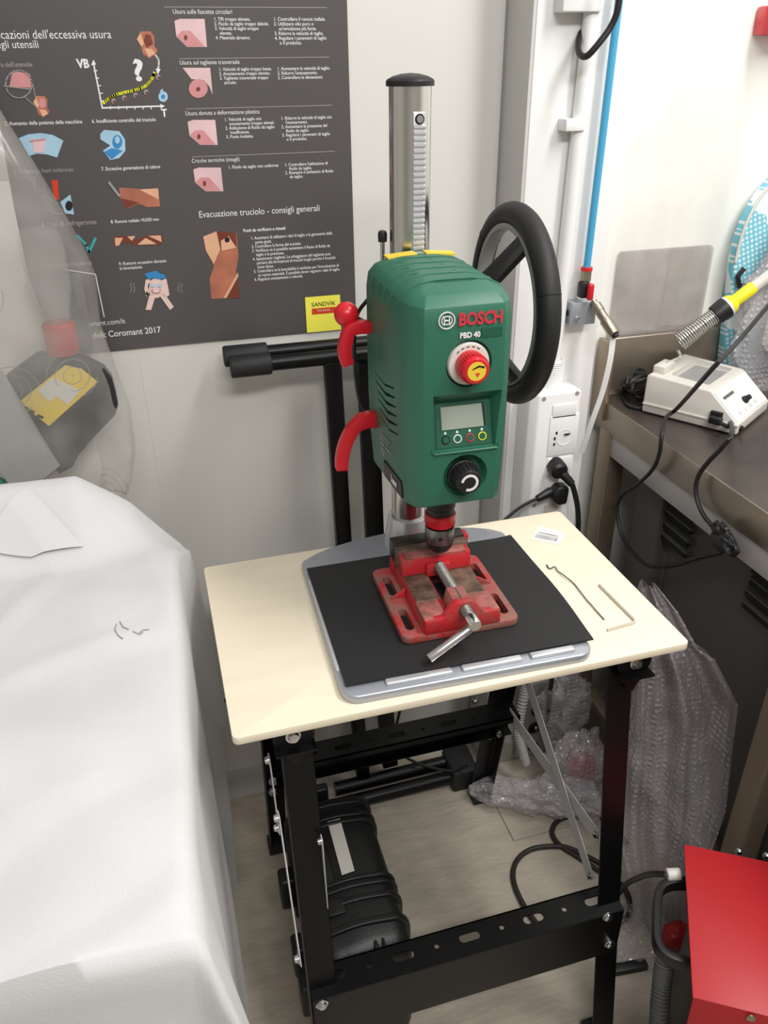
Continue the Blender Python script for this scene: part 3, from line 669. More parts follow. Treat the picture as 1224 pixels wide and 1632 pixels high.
yF = -0.245
def cutter(mb): return mb.build('cut', 'green', dp, world=False, smooth=False)
cuts = []
cuts.append(cutter(MB().lathe((0.002, yF-0.005, 0.398), (0, 1, 0), [(0, 0.0300), (0.0055, 0.0285), (0.013, 0.0275)], 48)))       # knob dish
cuts.append(cutter(MB().lathe((0.003, yF-0.005, 0.252), (0, 1, 0), [(0, 0.031), (0.004, 0.030), (0.017, 0.023)], 48)))    # dial dish
# display pocket: trapezoid, deeper at the top
mbk = MB(); a = [(-0.043, yF-0.006, 0.367), (0.048, yF-0.006, 0.367), (0.045, yF-0.006, 0.288), (-0.040, yF-0.006, 0.288)]
b = [(-0.034, yF+0.020, 0.346), (0.038, yF+0.020, 0.346), (0.0385, yF+0.0035, 0.2905), (-0.035, yF+0.0035, 0.2905)]
A_ = [mbk.bm.verts.new(p) for p in a]; B_ = [mbk.bm.verts.new(p) for p in b]
mbk.bm.faces.new(A_[::-1]); mbk.bm.faces.new(B_)
for k in range(4): mbk.bm.faces.new([A_[k], A_[(k+1) % 4], B_[(k+1) % 4], B_[k]])
cuts.append(cutter(mbk))
for i in range(6):    # slanted cooling slots, left side
    z = 0.3430-i*0.0110; y0_, y1_ = -0.083-0.005*i, -0.184-0.0034*i
    th = 0.0020 if i in (0, 5) else 0.0042
    zm = z-0.0010; z1_ = z+0.0115
    cuts.append(cutter(MB().prism([(-0.08, y0_, z), (-0.08, y0_*0.5+y1_*0.5, zm+th*0.5), (-0.08, y1_, z1_), (-0.08, y1_-0.001, z1_-0.0016), (-0.08, y0_*0.45+y1_*0.55, zm-th*0.5), (-0.08, y0_, z-0.0016)], (0.0145, 0, 0))))
for i in range(4):
    y = -0.055-0.034*i
    cuts.append(cutter(MB().box((-0.046, y-0.0016, 0.4800), (-0.036, y+0.0016, 0.5))))
    cuts.append(cutter(MB().box((-0.004+0.004*i, y-0.0012, 0.4820), (0.000+0.004*i, y+0.0012, 0.5))))
boolean(head, cuts)
# black sheet standing in for the shade inside the vents
MB().box((-0.0672, -0.206, 0.275), (-0.0640, -0.080, 0.362)).build('vent_shade', 'inkb', head, world=False)
# arched ribs on the top
for i in range(5):
    y = -0.072-0.031*i
    tp = [(-0.0722, 0.446), (-0.0720, 0.452), (-0.0700, 0.4655), (-0.0610, 0.4762), (-0.0460, 0.4832), (-0.026, 0.4864), (0.0, 0.4868), (0.018, 0.4864), (0.038, 0.4832), (0.053, 0.4762), (0.062, 0.4655)]
    pts = [(x, y-0.006*(1-((x+0.004)/0.068)**2), z) for x, z in tp]
    MB().tube(pts, 0.0013, 6).build('top_rib', 'green', head, world=False)
for s, x0 in ((-1, -0.047), (1, 0.006)):
    MB().box((x0, -0.061, 0.4842), (x0+0.040, -0.040, 0.4868), Matrix.Rotation(rad(-2*s), 3, 'Z') @ Matrix.Rotation(rad(4*s), 3, 'Y')).build('warning_label', 'label_y', head, world=False, label='yellow warning label')
# side rating text and dark corner badge
def htext(s, x, z, wdt, m, bold=0.0, y=yF-0.0006, hs=1.0, par=None):
    BASEw = BASE['drill_press']; R3 = BASEw.to_3x3()
    return place_text(s, BASEw @ Vector((x, y, z)), R3 @ Vector((1, 0, 0)), R3 @ Vector((0, 0, 1)), wdt, m, par or head, 'lettering', bold, 0.3, hs)
htext('BOSCH', -0.0126, 0.4448, 0.0524, 'inkdr', 0.035, hs=1.22, y=yF-0.0012)
htext('PBD 40', -0.0108, 0.4300, 0.0245, 'inkw', 0.035, hs=1.12, y=yF-0.0012)
MB().box((0.0155, yF-0.0006, 0.4285), (0.041, yF+0.0004, 0.4390)).build('model_plate', 'green_dark', head, world=False)
# round emblem: ring and armature
em = MB(); cx, cz = -0.0269, 0.4515
def ring(mb, cx, cz, r1, r2, y, y2, n=40, a0=0, a1=360):
    full = a1-a0 >= 359.9; N = n
    k = N if full else N+1; V = []
    for i in range(k):
        a = rad(a0+(a1-a0)*i/N); c, s_ = math.cos(a), math.sin(a)
        V.append([mb.bm.verts.new((cx+r*c, yy, cz+r*s_)) for r, yy in ((r1, y), (r2, y), (r2, y2), (r1, y2))])
    for i in range(k if full else k-1):
        P, Q = V[i], V[(i+1) % k]
        for j in range(4): mb.bm.faces.new([P[j], P[(j+1) % 4], Q[(j+1) % 4], Q[j]])
    if not full: mb.bm.faces.new(V[0]); mb.bm.faces.new(V[-1][::-1])
    return mb
ring(em, cx, cz, 0.0088, 0.0100, yF-0.0008, yF+0.0006)
ring(em, cx, cz, 0.0056, 0.0066, yF-0.0008, yF+0.0006, a0=-58, a1=58); ring(em, cx, cz, 0.0056, 0.0066, yF-0.0008, yF+0.0006, a0=122, a1=238)
em.box((cx-0.0036, yF-0.0008, cz-0.0048), (cx-0.0024, yF+0.0006, cz+0.0048)); em.box((cx+0.0024, yF-0.0008, cz-0.0048), (cx+0.0036, yF+0.0006, cz+0.0048)); em.box((cx-0.003, yF-0.0008, cz-0.0007), (cx+0.003, yF+0.0006, cz+0.0007))
em.box((cx-0.0036, yF-0.0008, cz+0.0040), (cx+0.0036, yF+0.0006, cz+0.0050)); em.box((cx-0.0036, yF-0.0008, cz-0.0050), (cx+0.0036, yF+0.0006, cz-0.0040))
em.build('emblem', 'inkw', head, world=False, label='round silver armature emblem')
# upper red knob on grey dial ring
kx, kz = 0.0015, 0.3980
kd = MB().lathe((kx, yF+0.009, kz), (0, -1, 0), [(0, 0.0255), (0.0085, 0.0255), (0.0105, 0.0242), (0.0105, 0.015), (0, 0.015)], 48).build('dial_ring', 'grey', head, world=False, label='light grey marked dial ring')
kd.data.materials[0] = MT['offwhite']
for a in (60, 78, 96, 114, 132):
    c, s_ = math.cos(rad(a)), math.sin(rad(a)); MB().box((kx+0.0212*c-0.0018, yF-0.0019, kz+0.0212*s_-0.0005), (kx+0.0212*c+0.0018, yF-0.0014, kz+0.0212*s_+0.0005), Matrix.Rotation(rad(90-a), 3, 'Y')).build('dial_mark', 'inkb', kd, world=False)
kn = MB()
nk = 72; prof_k = [(0.0, 0.0172), (0.004, 0.0176), (0.020, 0.0166), (0.024, 0.0155), (0.026, 0.0140)]
kn.lathe((kx, yF-0.001, kz), (0, -1, 0), prof_k, 48)
knob = kn.build('selector_knob', 'red', head, world=False, label='red selector knob')
for i in range(30):
    a = 2*PI*i/30; p = Vector((kx+0.0171*math.cos(a), 0, kz+0.0171*math.sin(a)))
    if i == 0: rb0 = MB().cyl((p.x, yF-0.003, p.z), (p.x, yF-0.022, p.z), 0.0009, n=6).build('grip_rib', 'red', knob, world=False)
    else:
        o = rb0.copy(); C.objects.link(o); o.parent = knob; BASE[o.name] = BASE['drill_press']
        o.location = (p.x-(kx+0.0171), 0, p.z-kz)
MB().lathe((kx+0.0, yF-0.0268, kz), (0, -1, 0), [(0, 0.0112), (0.0006, 0.0112)], 32).build('knob_sticker', 'label_y', knob, world=False, label='yellow warning sticker with black mark')
ws = MB(); y_ = yF-0.0278
ws.prism([(kx-0.006, y_, kz+0.002), (kx+0.003, y_, kz+0.005), (kx+0.009, y_, kz+0.003), (kx+0.009, y_, kz+0.0055), (kx+0.002, y_, kz+0.007), (kx-0.005, y_, kz+0.0035)], (0, 0.0006, 0)); ws.build('sticker_mark', 'inkb', knob, world=False)
MB().prism([(kx-0.002, y_, kz-0.002), (kx+0.004, y_, kz-0.002), (kx+0.001, y_, kz-0.007)], (0, 0.0006, 0)).build('sticker_mark', 'inkr', knob, world=False)
# display panel tilted back
pn = Vector((0, -50, -16.5)).normalized()
p0, p1 = Vector((0, yF+0.0198, 0.3455)), Vector((0, yF+0.0036, 0.2910)); ud = (p0-p1).normalized(); nd_ = Vector((1, 0, 0)).cross(ud)
def pan(x, v, h): return p1 + Vector((x, 0, 0)) + ud*v + nd_*h    # h toward viewer
MB().prism([pan(-0.0345, 0.001, 0.0002), pan(0.0380, 0.001, 0.0002), pan(0.0372, 0.056, 0.0002), pan(-0.033, 0.056, 0.0002)], nd_*0.0012).build('display_panel', 'green_dark', head, world=False)
MB().prism([pan(-0.0262, 0.0235, 0.0015), pan(0.0305, 0.0235, 0.0015), pan(0.0285, 0.0520, 0.0015), pan(-0.0262, 0.0520, 0.0015)], nd_*0.0008).build('lcd_bezel', 'black', head, world=False)
lc = MB().prism([pan(-0.0268, 0.0232, 0.0024), pan(0.0275, 0.0232, 0.0024), pan(0.0258, 0.0515, 0.0024), pan(-0.0268, 0.0515, 0.0024)], nd_*0.0004).build('lcd_screen', 'lcd', head, world=False, label='pale grey lcd screen')
for x, m in ((-0.0224, 'green_dark'), (-0.0071, 'inkw'), (0.0092, 'inkdr'), (0.0250, 'inky')):
    b_ = MB(); c0 = pan(x, 0.0110, 0.0014)
    bt = MB().lathe(c0, nd_, [(0, 0.0040), (0.0012, 0.0040), (0.0016, 0.0036)], 24).build('panel_button', 'green_dark', head, world=False)
    MB().lathe(c0+nd_*0.0001, nd_, [(0, 0.0054), (0.0009, 0.0054), (0.0011, 0.0052), (0.0011, 0.0042), (0, 0.0042)], 30).build('button_ring', m if m != 'green_dark' else 'black', bt, world=False)
    MB().prism([pan(x-0.0016, 0.0180, 0.0014), pan(x+0.0016, 0.0180, 0.0014), pan(x+0.001, 0.0208, 0.0014), pan(x-0.001, 0.0208, 0.0014)], nd_*0.0002).build('button_symbol', 'inkw', bt, world=False)
# pocket lower lip
MB().tube([(-0.0415, yF-0.0002, 0.292), (-0.0385, yF-0.001, 0.2870), (0.0430, yF-0.001, 0.2870), (0.0462, yF-0.0002, 0.292)], 0.0018, 8).build('pocket_lip', 'green', head, world=False)
# lower black dial
dk = MB().lathe((0.0015, yF+0.006, 0.2525), (0, -1, 0), [(0, 0.0205), (0.004, 0.0205), (0.005, 0.0185), (0.024, 0.0160), (0.0265, 0.0145)], 44).build('speed_knob', 'black', head, world=False, label='black speed knob with white arc')
ar_ = MB(); ring(ar_, 0.0015, 0.2525, 0.0082, 0.0114, yF-0.0212, yF-0.0202, 34, -115, 170); ar_.build('knob_arc', 'inkw', dk, world=False)
for i in range(20):
    a = 2*PI*i/20; r_a, r_b = 0.0186, 0.0163
    MB().cyl((0.0015+r_a*math.cos(a), yF+0.001, 0.2525+r_a*math.sin(a)), (0.0015+r_b*math.cos(a), yF-0.017, 0.2525+r_b*math.sin(a)), 0.0008, n=6).build('grip_rib', 'black', dk, world=False)
# badge on lower left
MB().prism([(-0.0690, -0.120, 0.226), (-0.0690, -0.209, 0.236), (-0.0675, -0.209, 0.212), (-0.0675, -0.120, 0.202)], (-0.0022, 0, 0)).build('side_badge', 'black', head, world=False, label='black badge with red dot and white lettering')
MB().lathe((-0.0700, -0.136, 0.217), (-1, 0, 0), [(0, 0.003), (0.0005, 0.003)], 14).build('badge_dot', 'inkdr', head, world=False)
Rw = BASE['drill_press'].to_3x3()
for k in range(5):
    place_text(['Bohrmaschine 710 W', '230 V ~ 50 Hz', '200-850 / 600-2500 /min', 'max 13 mm', 'IP 20'][k], BASE['drill_press'] @ Vector((-0.0726, -0.112, 0.262-k*0.0070)), Rw @ Vector((0, -1, 0.11)), Rw @ Vector((0, 0, 1)), [0.05, 0.04, 0.055, 0.03, 0.018][k], 'inkg', head, 'lettering', 0.0, 0.1)
place_text('Laser', BASE['drill_press'] @ Vector((-0.0716, -0.162, 0.2150)), Rw @ Vector((0, -1, 0.10)), Rw @ Vector((0, 0, 1)), 0.030, 'inkw', head, 'lettering', 0.04, 0.1)
# spindle and chuck
cy_ = -0.160
ck = MB().lathe((0, cy_, 0.200), (0, 0, -1), [(0, 0.021), (0.034, 0.021), (0.036, 0.0195), (0.045, 0.0195)], 32).build('spindle_collar', 'black', **L)
MB().lathe((0, cy_, 0.1560), (0, 0, -1), [(0, 0.0205), (0.002, 0.0222), (0.016, 0.0220), (0.019, 0.0202), (0.019, 0.010)], 36).build('chuck_ring', 'red', dp, world=False)
cb = MB().lathe((0, cy_, 0.1345), (0, 0, -1), [(0, 0.0206), (0.003, 0.0212), (0.022, 0.0210), (0.024, 0.0202)], 40).build('chuck_body', 'darksteel', dp, world=False)
MB().lathe((0, cy_, 0.1110), (0, 0, -1), [(0, 0.0202), (0.008, 0.0185), (0.014, 0.0150), (0.018, 0.0105), (0.0185, 0.0075), (0.015, 0.006)], 36).build('chuck_nose', 'black', cb, world=False)
for a in (255, 15, 135):
    c, s_ = math.cos(rad(a)), math.sin(rad(a)); MB().lathe((0.0202*c, cy_+0.0202*s_, 0.1220), (c, s_, 0), [(0, 0.0034), (0.0012, 0.0034)], 14).build('chuck_key_hole', 'inkb', cb, world=False)
for a in range(0, 360, 30):
    c, s_ = math.cos(rad(a)), math.sin(rad(a)); MB().box((0.0209*c-0.0005, cy_+0.0209*s_-0.0005, 0.1125), (0.0209*c+0.0005, cy_+0.0209*s_+0.0005, 0.1325)).build('chuck_ridge', 'darksteel', cb, world=False)
# carriage block around the column behind the head
MB().box((-0.048, -0.034, 0.215), (0.046, 0.034, 0.44)).build('carriage', 'green_dark', dp, bv=0.008, seg=3, world=False)
# clamp pin with black cap left of the column
cp = MB().cyl((-0.035, 0.012, 0.44), (-0.035, 0.012, 0.497), 0.0032, n=12).build('clamp_pin', 'chrome', **L)
MB().lathe((-0.035, 0.012, 0.492), (0, 0, 1), [(0, 0.006), (0.010, 0.0065), (0.014, 0.005), (0.0155, 0)], 16).build('pin_cap', 'black', cp, world=False)
# feed wheel on the right side
wx, wy_, wz = 0.158, 0.004, 0.391
fw_ = MB().tube([(wx, wy_+0.128*math.cos(a), wz+0.128*math.sin(a)) for a in [2*PI*i/72 for i in range(72)]], 0.0165, 16, closed=True).build('feed_wheel', 'foam', **L)
def ringx(mb, x0, x1, r1, r2, n=72):
    V = []
    for i in range(n):
        a = 2*PI*i/n; c, s_ = math.cos(a), math.sin(a)
        V.append([mb.bm.verts.new((x, wy_+r*c, wz+r*s_)) for r, x in ((r1, x0), (r2, x0), (r2, x1), (r1, x1))])
    for i in range(n):
        P, Q = V[i], V[(i+1) % n]
        for j in range(4): mb.bm.faces.new([P[j], P[(j+1) % 4], Q[(j+1) % 4], Q[j]])
    return mb
ringx(MB(), wx-0.014, wx+0.006, 0.108, 0.116).build('inner_rim', 'grey', fw_, bv=0.001, world=False, label='grey inner rim')
MB().cyl((0.03, wy_, wz), (0.096, wy_, wz), 0.021, n=28).build('wheel_hub', 'black', fw_, bv=0.002, world=False)
MB().lathe((0.075, wy_, wz), (1, 0, 0), [(0, 0.034), (0.018, 0.032), (0.026, 0.020), (0.028, 0)], 30).build('hub_cap', 'black', fw_, world=False)
for a in (117, 237, 357):
    d = Vector((0, math.cos(rad(a)), math.sin(rad(a)))); s_ = Vector((0, -d.z, d.y)); cA = Vector((0.080, wy_, wz)); cB = Vector((wx-0.012, wy_, wz))
    pa_, pb_ = cA+d*0.012, cB+d*0.115
    tt = (pb_-pa_).normalized(); nn_ = s_.cross(tt).normalized()
    if nn_.x < 0: nn_ = -nn_
    sp = MB().prism([pa_-s_*0.018, pb_-s_*0.015, pb_+s_*0.015, pa_+s_*0.018], nn_*0.010).build('spoke', 'black', fw_, bv=0.0015, world=False)
    for q in (-0.012, -0.004, 0.004, 0.012):
        MB().tube([pa_+nn_*0.0102+s_*q, pb_+nn_*0.0102+s_*q*0.85], 0.0018, 6).build('spoke_rib', 'black', sp, world=False)
for k in range(3):
    a = rad(40+120*k); MB().tube([(wx+0.0168*math.cos(b), wy_+(0.128+0.0168*math.sin(b))*math.cos(a), wz+(0.128+0.0168*math.sin(b))*math.sin(a)) for b in [2*PI*i/20 for i in range(20)]], 0.0005, 5, closed=True).build('grip_seam', 'inkb', fw_, world=False)
# red levers at the left of the head (built from the photo on the plane of the column front)
def lever(pts, wid, name, lab, yv, th=0.016):
    P = [on_y(x, y, yv) for x, y in pts]; Wd = wid
    P = smoothpath(P, 4); mb = MB(); n = len(P)
    prof = None; rings = []
    for i, p in enumerate(P):
        t = (P[min(i+1, n-1)]-P[max(i-1, 0)]).normalized(); s_ = Vector((-t.z, 0, t.x)); wv = Wd[min(len(Wd)-1, int(i/(n-1)*(len(Wd)-1)+0.5))]/2
        rings.append([mb.bm.verts.new(q) for q in (p+s_*wv+Vector((0, -th/2, 0)), p+s_*wv+Vector((0, th/2, 0)), p-s_*wv+Vector((0, th/2, 0)), p-s_*wv+Vector((0, -th/2, 0)))])
    for A, B in zip(rings, rings[1:]):
        for k in range(4): mb.bm.faces.new([A[k], A[(k+1) % 4], B[(k+1) % 4], B[k]])
    mb.bm.faces.new(rings[0][::-1]); mb.bm.faces.new(rings[-1])
    return mb.build(name, 'red', dp, bv=0.0022, seg=2, label=lab)
lever([(600, 668), (580, 670), (562, 684), (550, 708), (545, 730), (544, 748)], [0.022, 0.022, 0.018, 0.018, 0.018, 0.017], 'lower_lever', 'lower curved red lever', 0.150)
lv = lever([(592, 521), (572, 521), (557, 527), (551, 545), (549, 562), (554, 581)], [0.015, 0.017, 0.016, 0.017, 0.018, 0.017], 'upper_lever', 'upper curved red lever', 0.165)
bc = on_y(552, 501, 0.185)
MB().sphere(bc, 0.0168, 28, 18).build('lever_ball', 'red', lv, label='glossy red ball grip')
MB().cyl(bc, on_y(594, 522, 0.20), 0.005, n=12).build('ball_rod', 'chrome', lv)
MB().tube(smoothpath([BASE['drill_press'] @ Vector(q) for q in ((-0.066, -0.035, 0.43), (-0.083, -0.025, 0.40), (-0.086, -0.02, 0.34), (-0.082, -0.03, 0.28), (-0.064, -0.04, 0.25))]), 0.0028, 8).build('side_cable', 'cable', dp)

# rubber mat on the base
mt = thing('rubber_mat', 'black rubber mat covering the drill base under the vise', 'mat', (0.43, 0.04, 0.816))
mc = [Vector((0.2545, -0.0945, 0)), Vector((0.600, -0.1015, 0)), Vector((0.604, 0.183, 0)), Vector((0.2605, 0.186, 0))]
def matf(u, v, dz=0.0):
    p = mc[0].lerp(mc[1], u).lerp(mc[3].lerp(mc[2], u), v)
    z = 0.8158+0.0001+dz
    e = max(0, u-0.93)/0.07; p.x += 0.004*math.sin(v*PI)*e
    z += 0.0022*e*math.sin(v*PI*1.4)**2
    return Vector((p.x, p.y, z))
mb = MB(); mb.grid(lambda u, v: matf(u, v), 28, 16); r_ = bmesh.ops.extrude_face_region(mb.bm, geom=mb.bm.faces[:]); 
for v in [g for g in r_['geom'] if isinstance(g, bmesh.types.BMVert)]: v.co.z += 0.0022
mb.build('mat_sheet', 'rubber', mt, ang=50)

# ================================================================== VISE
VZ = 0.8184
vi = thing('drill_vise', 'small worn red cast iron drill vise sitting on the black mat', 'vise', (0.434, 0.045, VZ), rad(-1.0))
V_ = dict(parent=vi, world=False)
# local: x across, y depth (front negative), z up from mat; flange 0.168 x 0.176
fl_ = MB().prism([(x, y, 0) for x, y, _ in rrect(-0.085, -0.088, 0.085, 0.088, 0, 0.012, 5)], (0, 0, 0.012)).build('vise_base', 'flange', vi, bv=0.0025, seg=2, world=False)
cuts = []
for sx in (-1, 1):
    for y0, y1 in ((-0.072, -0.022), (0.012, 0.062)):
        cuts.append(MB().prism([(x, y, -0.01) for x, y, _ in rrect(sx*0.069-0.0062, y0, sx*0.069+0.0062, y1, 0, 0.006, 5)], (0, 0, 0.04)).build('cut', 'black', vi, world=False))
cuts.append(MB().box((-0.012, -0.050, -0.01), (0.014, 0.045, 0.05)).build('cut', 'black', vi, world=False))
boolean(fl_, cuts)
for sx in (-1, 1):   # side walls and worn ways
    MB().prism([(sx*0.056, -0.086, 0.011), (sx*0.052, -0.086, 0.030), (sx*0.014, -0.086, 0.030), (sx*0.014, -0.086, 0.011)], (0, 0.150, 0)).build('side_rail', 'redcast', fl_, bv=0.0015, world=False)
    MB().box((min(sx*0.0165, sx*0.051), -0.038, 0.029), (max(sx*0.0165, sx*0.051), 0.064, 0.0315)).build('slide_way', 'worn', fl_, bv=0.0006, seg=1, world=False)
    MB().box((min(sx*0.022, sx*0.054), -0.085, 0.029), (max(sx*0.022, sx*0.054), -0.041, 0.0335)).build('front_pad', 'wornred', fl_, bv=0.001, world=False)
    MB().prism([(sx*0.055, 0.003, 0.011), (sx*0.080, 0.003, 0.011), (sx*0.055, 0.003, 0.027)], (0, 0.005, 0)).build('gusset', 'redcast', fl_, bv=0.001, world=False)
# front bridge carrying the screw
MB().prism([(-0.054, -0.0885, 0.011), (0.054, -0.0885, 0.011), (0.054, -0.0885, 0.033), (0.030, -0.0885, 0.034), (0.016, -0.0885, 0.052), (0.010, -0.0885, 0.056), (-0.010, -0.0885, 0.056), (-0.016, -0.0885, 0.052), (-0.028, -0.0885, 0.034), (-0.054, -0.0885, 0.033)], (0, 0.012, 0)).build('front_bridge', 'redcast', vi, bv=0.0018, world=False)
MB().prism([(-0.016, -0.078, 0.030), (0.018, -0.078, 0.030), (0.013, -0.078, 0.053), (-0.011, -0.078, 0.053)], (0, 0.034, 0)).build('screw_boss', 'wornred', vi, bv=0.002, world=False)
# fixed jaw at the back
MB().prism([(-0.058, 0.064, 0.011), (-0.058, 0.086, 0.011), (-0.052, 0.086, 0.062), (-0.052, 0.066, 0.062)], (0.116, 0, 0)).build('fixed_jaw', 'redcast', vi, bv=0.0025, world=False)
MB().box((-0.056, 0.064, 0.036), (0.056, 0.0868, 0.0655)).build('fixed_jaw_plate', 'jaw', vi, bv=0.0015, world=False, label='dark steel fixed jaw plate')
# moving jaw
MB().prism([(-0.053, 0.026, 0.032), (-0.053, 0.052, 0.032), (-0.053, 0.052, 0.058), (-0.053, 0.030, 0.058)], (0.106, 0, 0)).build('moving_jaw', 'redcast', vi, bv=0.002, world=False)
MB().box((-0.055, 0.047, 0.034), (0.055, 0.0625, 0.0635)).build('moving_jaw_plate', 'worn', vi, bv=0.0012, world=False, label='brown worn moving jaw plate')
MB().box((-0.046, 0.030, 0.057), (0.046, 0.048, 0.0605)).build('jaw_top', 'wornred', vi, bv=0.001, world=False)
MB().box((-0.018, 0.018, 0.030), (0.018, 0.030, 0.050)).build('jaw_boss', 'redcast', vi, bv=0.0025, world=False)
# lead screw: core plus thread rings
sz = 0.046
scr = MB().cyl((0.001, 0.022, sz), (0.001, -0.125, sz), 0.0072, n=20).build('lead_screw', 'steel', vi, world=False)
def coil(y0, y1, r, pitch, wr, name='screw_thread'):
    n = int(abs(y1-y0)/pitch*14); pts = [(0.001+r*math.cos(2*PI*i/14), y0+(y1-y0)*i/n, sz+r*math.sin(2*PI*i/14)) for i in range(n+1)]
    return MB().tube(pts, wr, 5).build(name, 'steel', scr, world=False, ang=80)
coil(0.018, -0.046, 0.0074, 0.0035, 0.0011); coil(-0.092, -0.112, 0.0074, 0.0035, 0.0011)
MB().lathe((0.001, -0.112, sz), (0, -1, 0), [(0, 0.0088), (0.016, 0.0088), (0.018, 0.0075)], 24).build('screw_head', 'chrome', scr, world=False)
MB().cyl(Vector((0.010, -0.119, sz-0.002)), Vector((-0.064, -0.135, 0.0105)), 0.0063, n=20).build('vise_handle', 'chrome', vi, bv=0.001, world=False, label='plain steel tommy bar')

# ================================================================== SMALL THINGS ON THE BOARD
st = thing('barcode_sticker', 'white barcode sticker on the back right of the plywood', 'sticker', (0.64, 0.19, HB))
q = [on_z(x, y, HB+0.0003) for x, y in ((846, 859), (891, 868), (902, 851), (860, 838))]
MB().prism([q[0], q[1], q[2], q[3]], (0, 0, 0.0003)).build('label_paper', 'white', st, bv=0)
e1 = (q[1]-q[0]); e2 = (q[3]-q[0])
mb = MB(); xx = 0.08
while xx < 0.86:
    wv = random.choice((0.008, 0.014, 0.02)); a_ = q[0]+e1*xx+e2*0.14+Vector((0, 0, 0.0004)); mb.prism([a_, a_+e1*wv, a_+e1*wv+e2*0.26, a_+e2*0.26], (0, 0, 0.0001)); xx += wv+random.choice((0.012, 0.02, 0.03))
mb.build('barcode', 'inkb', st)
place_text("UNIVERSAL", q[0]+e1*0.12+e2*0.47+Vector((0, 0, 0.0005)), e1, (Vector((0, 0, 1)).cross(e1)), e1.length*0.7, 'inkb', st, bold=0.02)
wpt = [on_z(x, y, HB+0.0012) for x, y in ((871, 900), (876, 907), (884, 905), (889, 911), (900, 920), (914, 930), (924, 943), (936, 958), (943, 966), (951, 975), (963, 988))]
o = MB().tube(smoothpath([p+Vector((0, 0, random.uniform(0, 0.003))) for p in wpt], 5), 0.0009, 6).build('bent_wire', 'wire'); tag(o, 'thin dark bent wire lying on the plywood beside the mat', 'wire')
MT['hexkey'] = mat('dull_zinc', (206, 198, 182), 0.45, 0.15)
k0, k1, k2 = (on_z(x, y, HB+0.0022) for x, y in ((955, 932), (1014, 991), (968, 1004)))
cr_ = k1+(k0-k1).normalized()*0.006; cr2 = k1+(k2-k1).normalized()*0.006
o = MB().tube([k0, cr_, k1.lerp((cr_+cr2)/2, 0.45), cr2, k2], 0.0021, 6).build('hex_key', 'hexkey', ang=25); tag(o, 'grey bent hex key lying near the right edge of the plywood', 'hex key')

# ================================================================== BLACK TUBULAR STAND BEHIND THE TABLE
ts = thing('tube_stand', 'black folded tubular stand with rubber grips leaning on the wall behind the table', 'stand', (0.40, 0.46, 0))
def bar(a, b, wd, dp_, name, m='blackmet', bv=0.002, par=None):
    a, b = Vector(a), Vector(b); t = (b-a).normalized(); f = Vector((0, -1, 0)); s = t.cross(f).normalized(); f = s.cross(t).normalized()
    mb = MB(); P = []
    for p in (a, b): P.append([mb.bm.verts.new(p+s*i*wd/2+f*j*dp_/2) for i, j in ((-1, -1), (1, -1), (1, 1), (-1, 1))])
    for k in range(4): mb.bm.faces.new([P[0][k], P[0][(k+1) % 4], P[1][(k+1) % 4], P[1][k]])
    mb.bm.faces.new(P[0]); mb.bm.faces.new(P[1][::-1])
    return mb.build(name, m, par or ts, bv=bv)
yb_, yf_ = 0.505, 0.470
tA, tB = on_y(372, 571, yf_), on_y(640, 555, yf_)
bar(on_y(529, 575, yf_), on_y(556, 1000, yf_), 0.030, 0.022, 'upright_post')
pf0 = on_y(556, 1000, yf_); bar(pf0, (pf0.x+0.012, 0.44, 0.055), 0.030, 0.022, 'upright_post')
p1, p2 = on_y(584, 560, yf_+0.02), on_y(603, 1000, yf_+0.02)
bar(p1, p2, 0.036, 0.022, 'upright_post'); bar(p2, (p2.x+0.012, 0.455, 0.055), 0.036, 0.022, 'upright_post')
for (x0, y0), (x1, y1), yy, r in (((365, 563), (640, 545), 0.500, 0.0125), ((376, 582), (640, 560), 0.474, 0.0135)):
    a, b = on_y(x0, y0, yy), on_y(x1, y1, yy); b.z = a.z = (a.z+b.z)/2
    o = MB().cyl(a, b, r, n=24).build('cross_tube', 'blackmet', ts)
    g = a+(b-a).normalized()*(0.066 if yy > 0.49 else 0.060)
    MB().cyl(a-(b-a).normalized()*0.010, g, r+0.0055, n=24).build('rubber_grip', 'rubber', o, bv=0.003)
for yy, z in ((0.395, 0.030), (0.435, 0.038)):
    MB().cyl((0.33, yy, z), (0.63, yy+0.004, z), 0.016, n=20).build('foot_tube', 'blackmet', ts)
MB().box((0.60, 0.375, 0.0), (0.665, 0.462, 0.062)).build('foot_end', 'rubber', ts, bv=0.008, seg=3)

# ================================================================== POST FITTINGS
fy = 0.44
def pipe_x(y): return 0
cp_ = thing('conduit_pipe', 'white rigid conduit pipe running down the white post into the socket box', 'pipe', (0.78, 0.42, 0.97))
pa, pb = on_y(921, 10, fy-0.014), on_y(876, 600, fy-0.014)
MB().cyl((pa.x*0+0.795, fy-0.0135, 1.75), (0.783, fy-0.0135, 1.00), 0.0125, n=24).build('pipe', 'white', cp_)
MB().lathe((0.783, fy-0.016, 0.970), (0, 0, 1), [(0, 0.022), (0.010, 0.021), (0.014, 0.019), (0.030, 0.0185), (0.046, 0.0175), (0.052, 0.0145)], 28).build('pipe_gland', 'white', cp_)
for k in range(10):
    z = 0.992+k*0.004; MB().tube([(0.783+0.0185*math.cos(a), fy-0.016+0.0185*math.sin(a), z) for a in [2*PI*i/20 for i in range(20)]], 0.0007, 5, closed=True).build('gland_ring', 'white', cp_)
c_ = on_y(913, 198, fy-0.01)
MB().box((c_.x-0.022, fy-0.030, c_.z-0.009), (c_.x+0.012, fy, c_.z+0.009)).build('pipe_clip', 'white', cp_, bv=0.002)
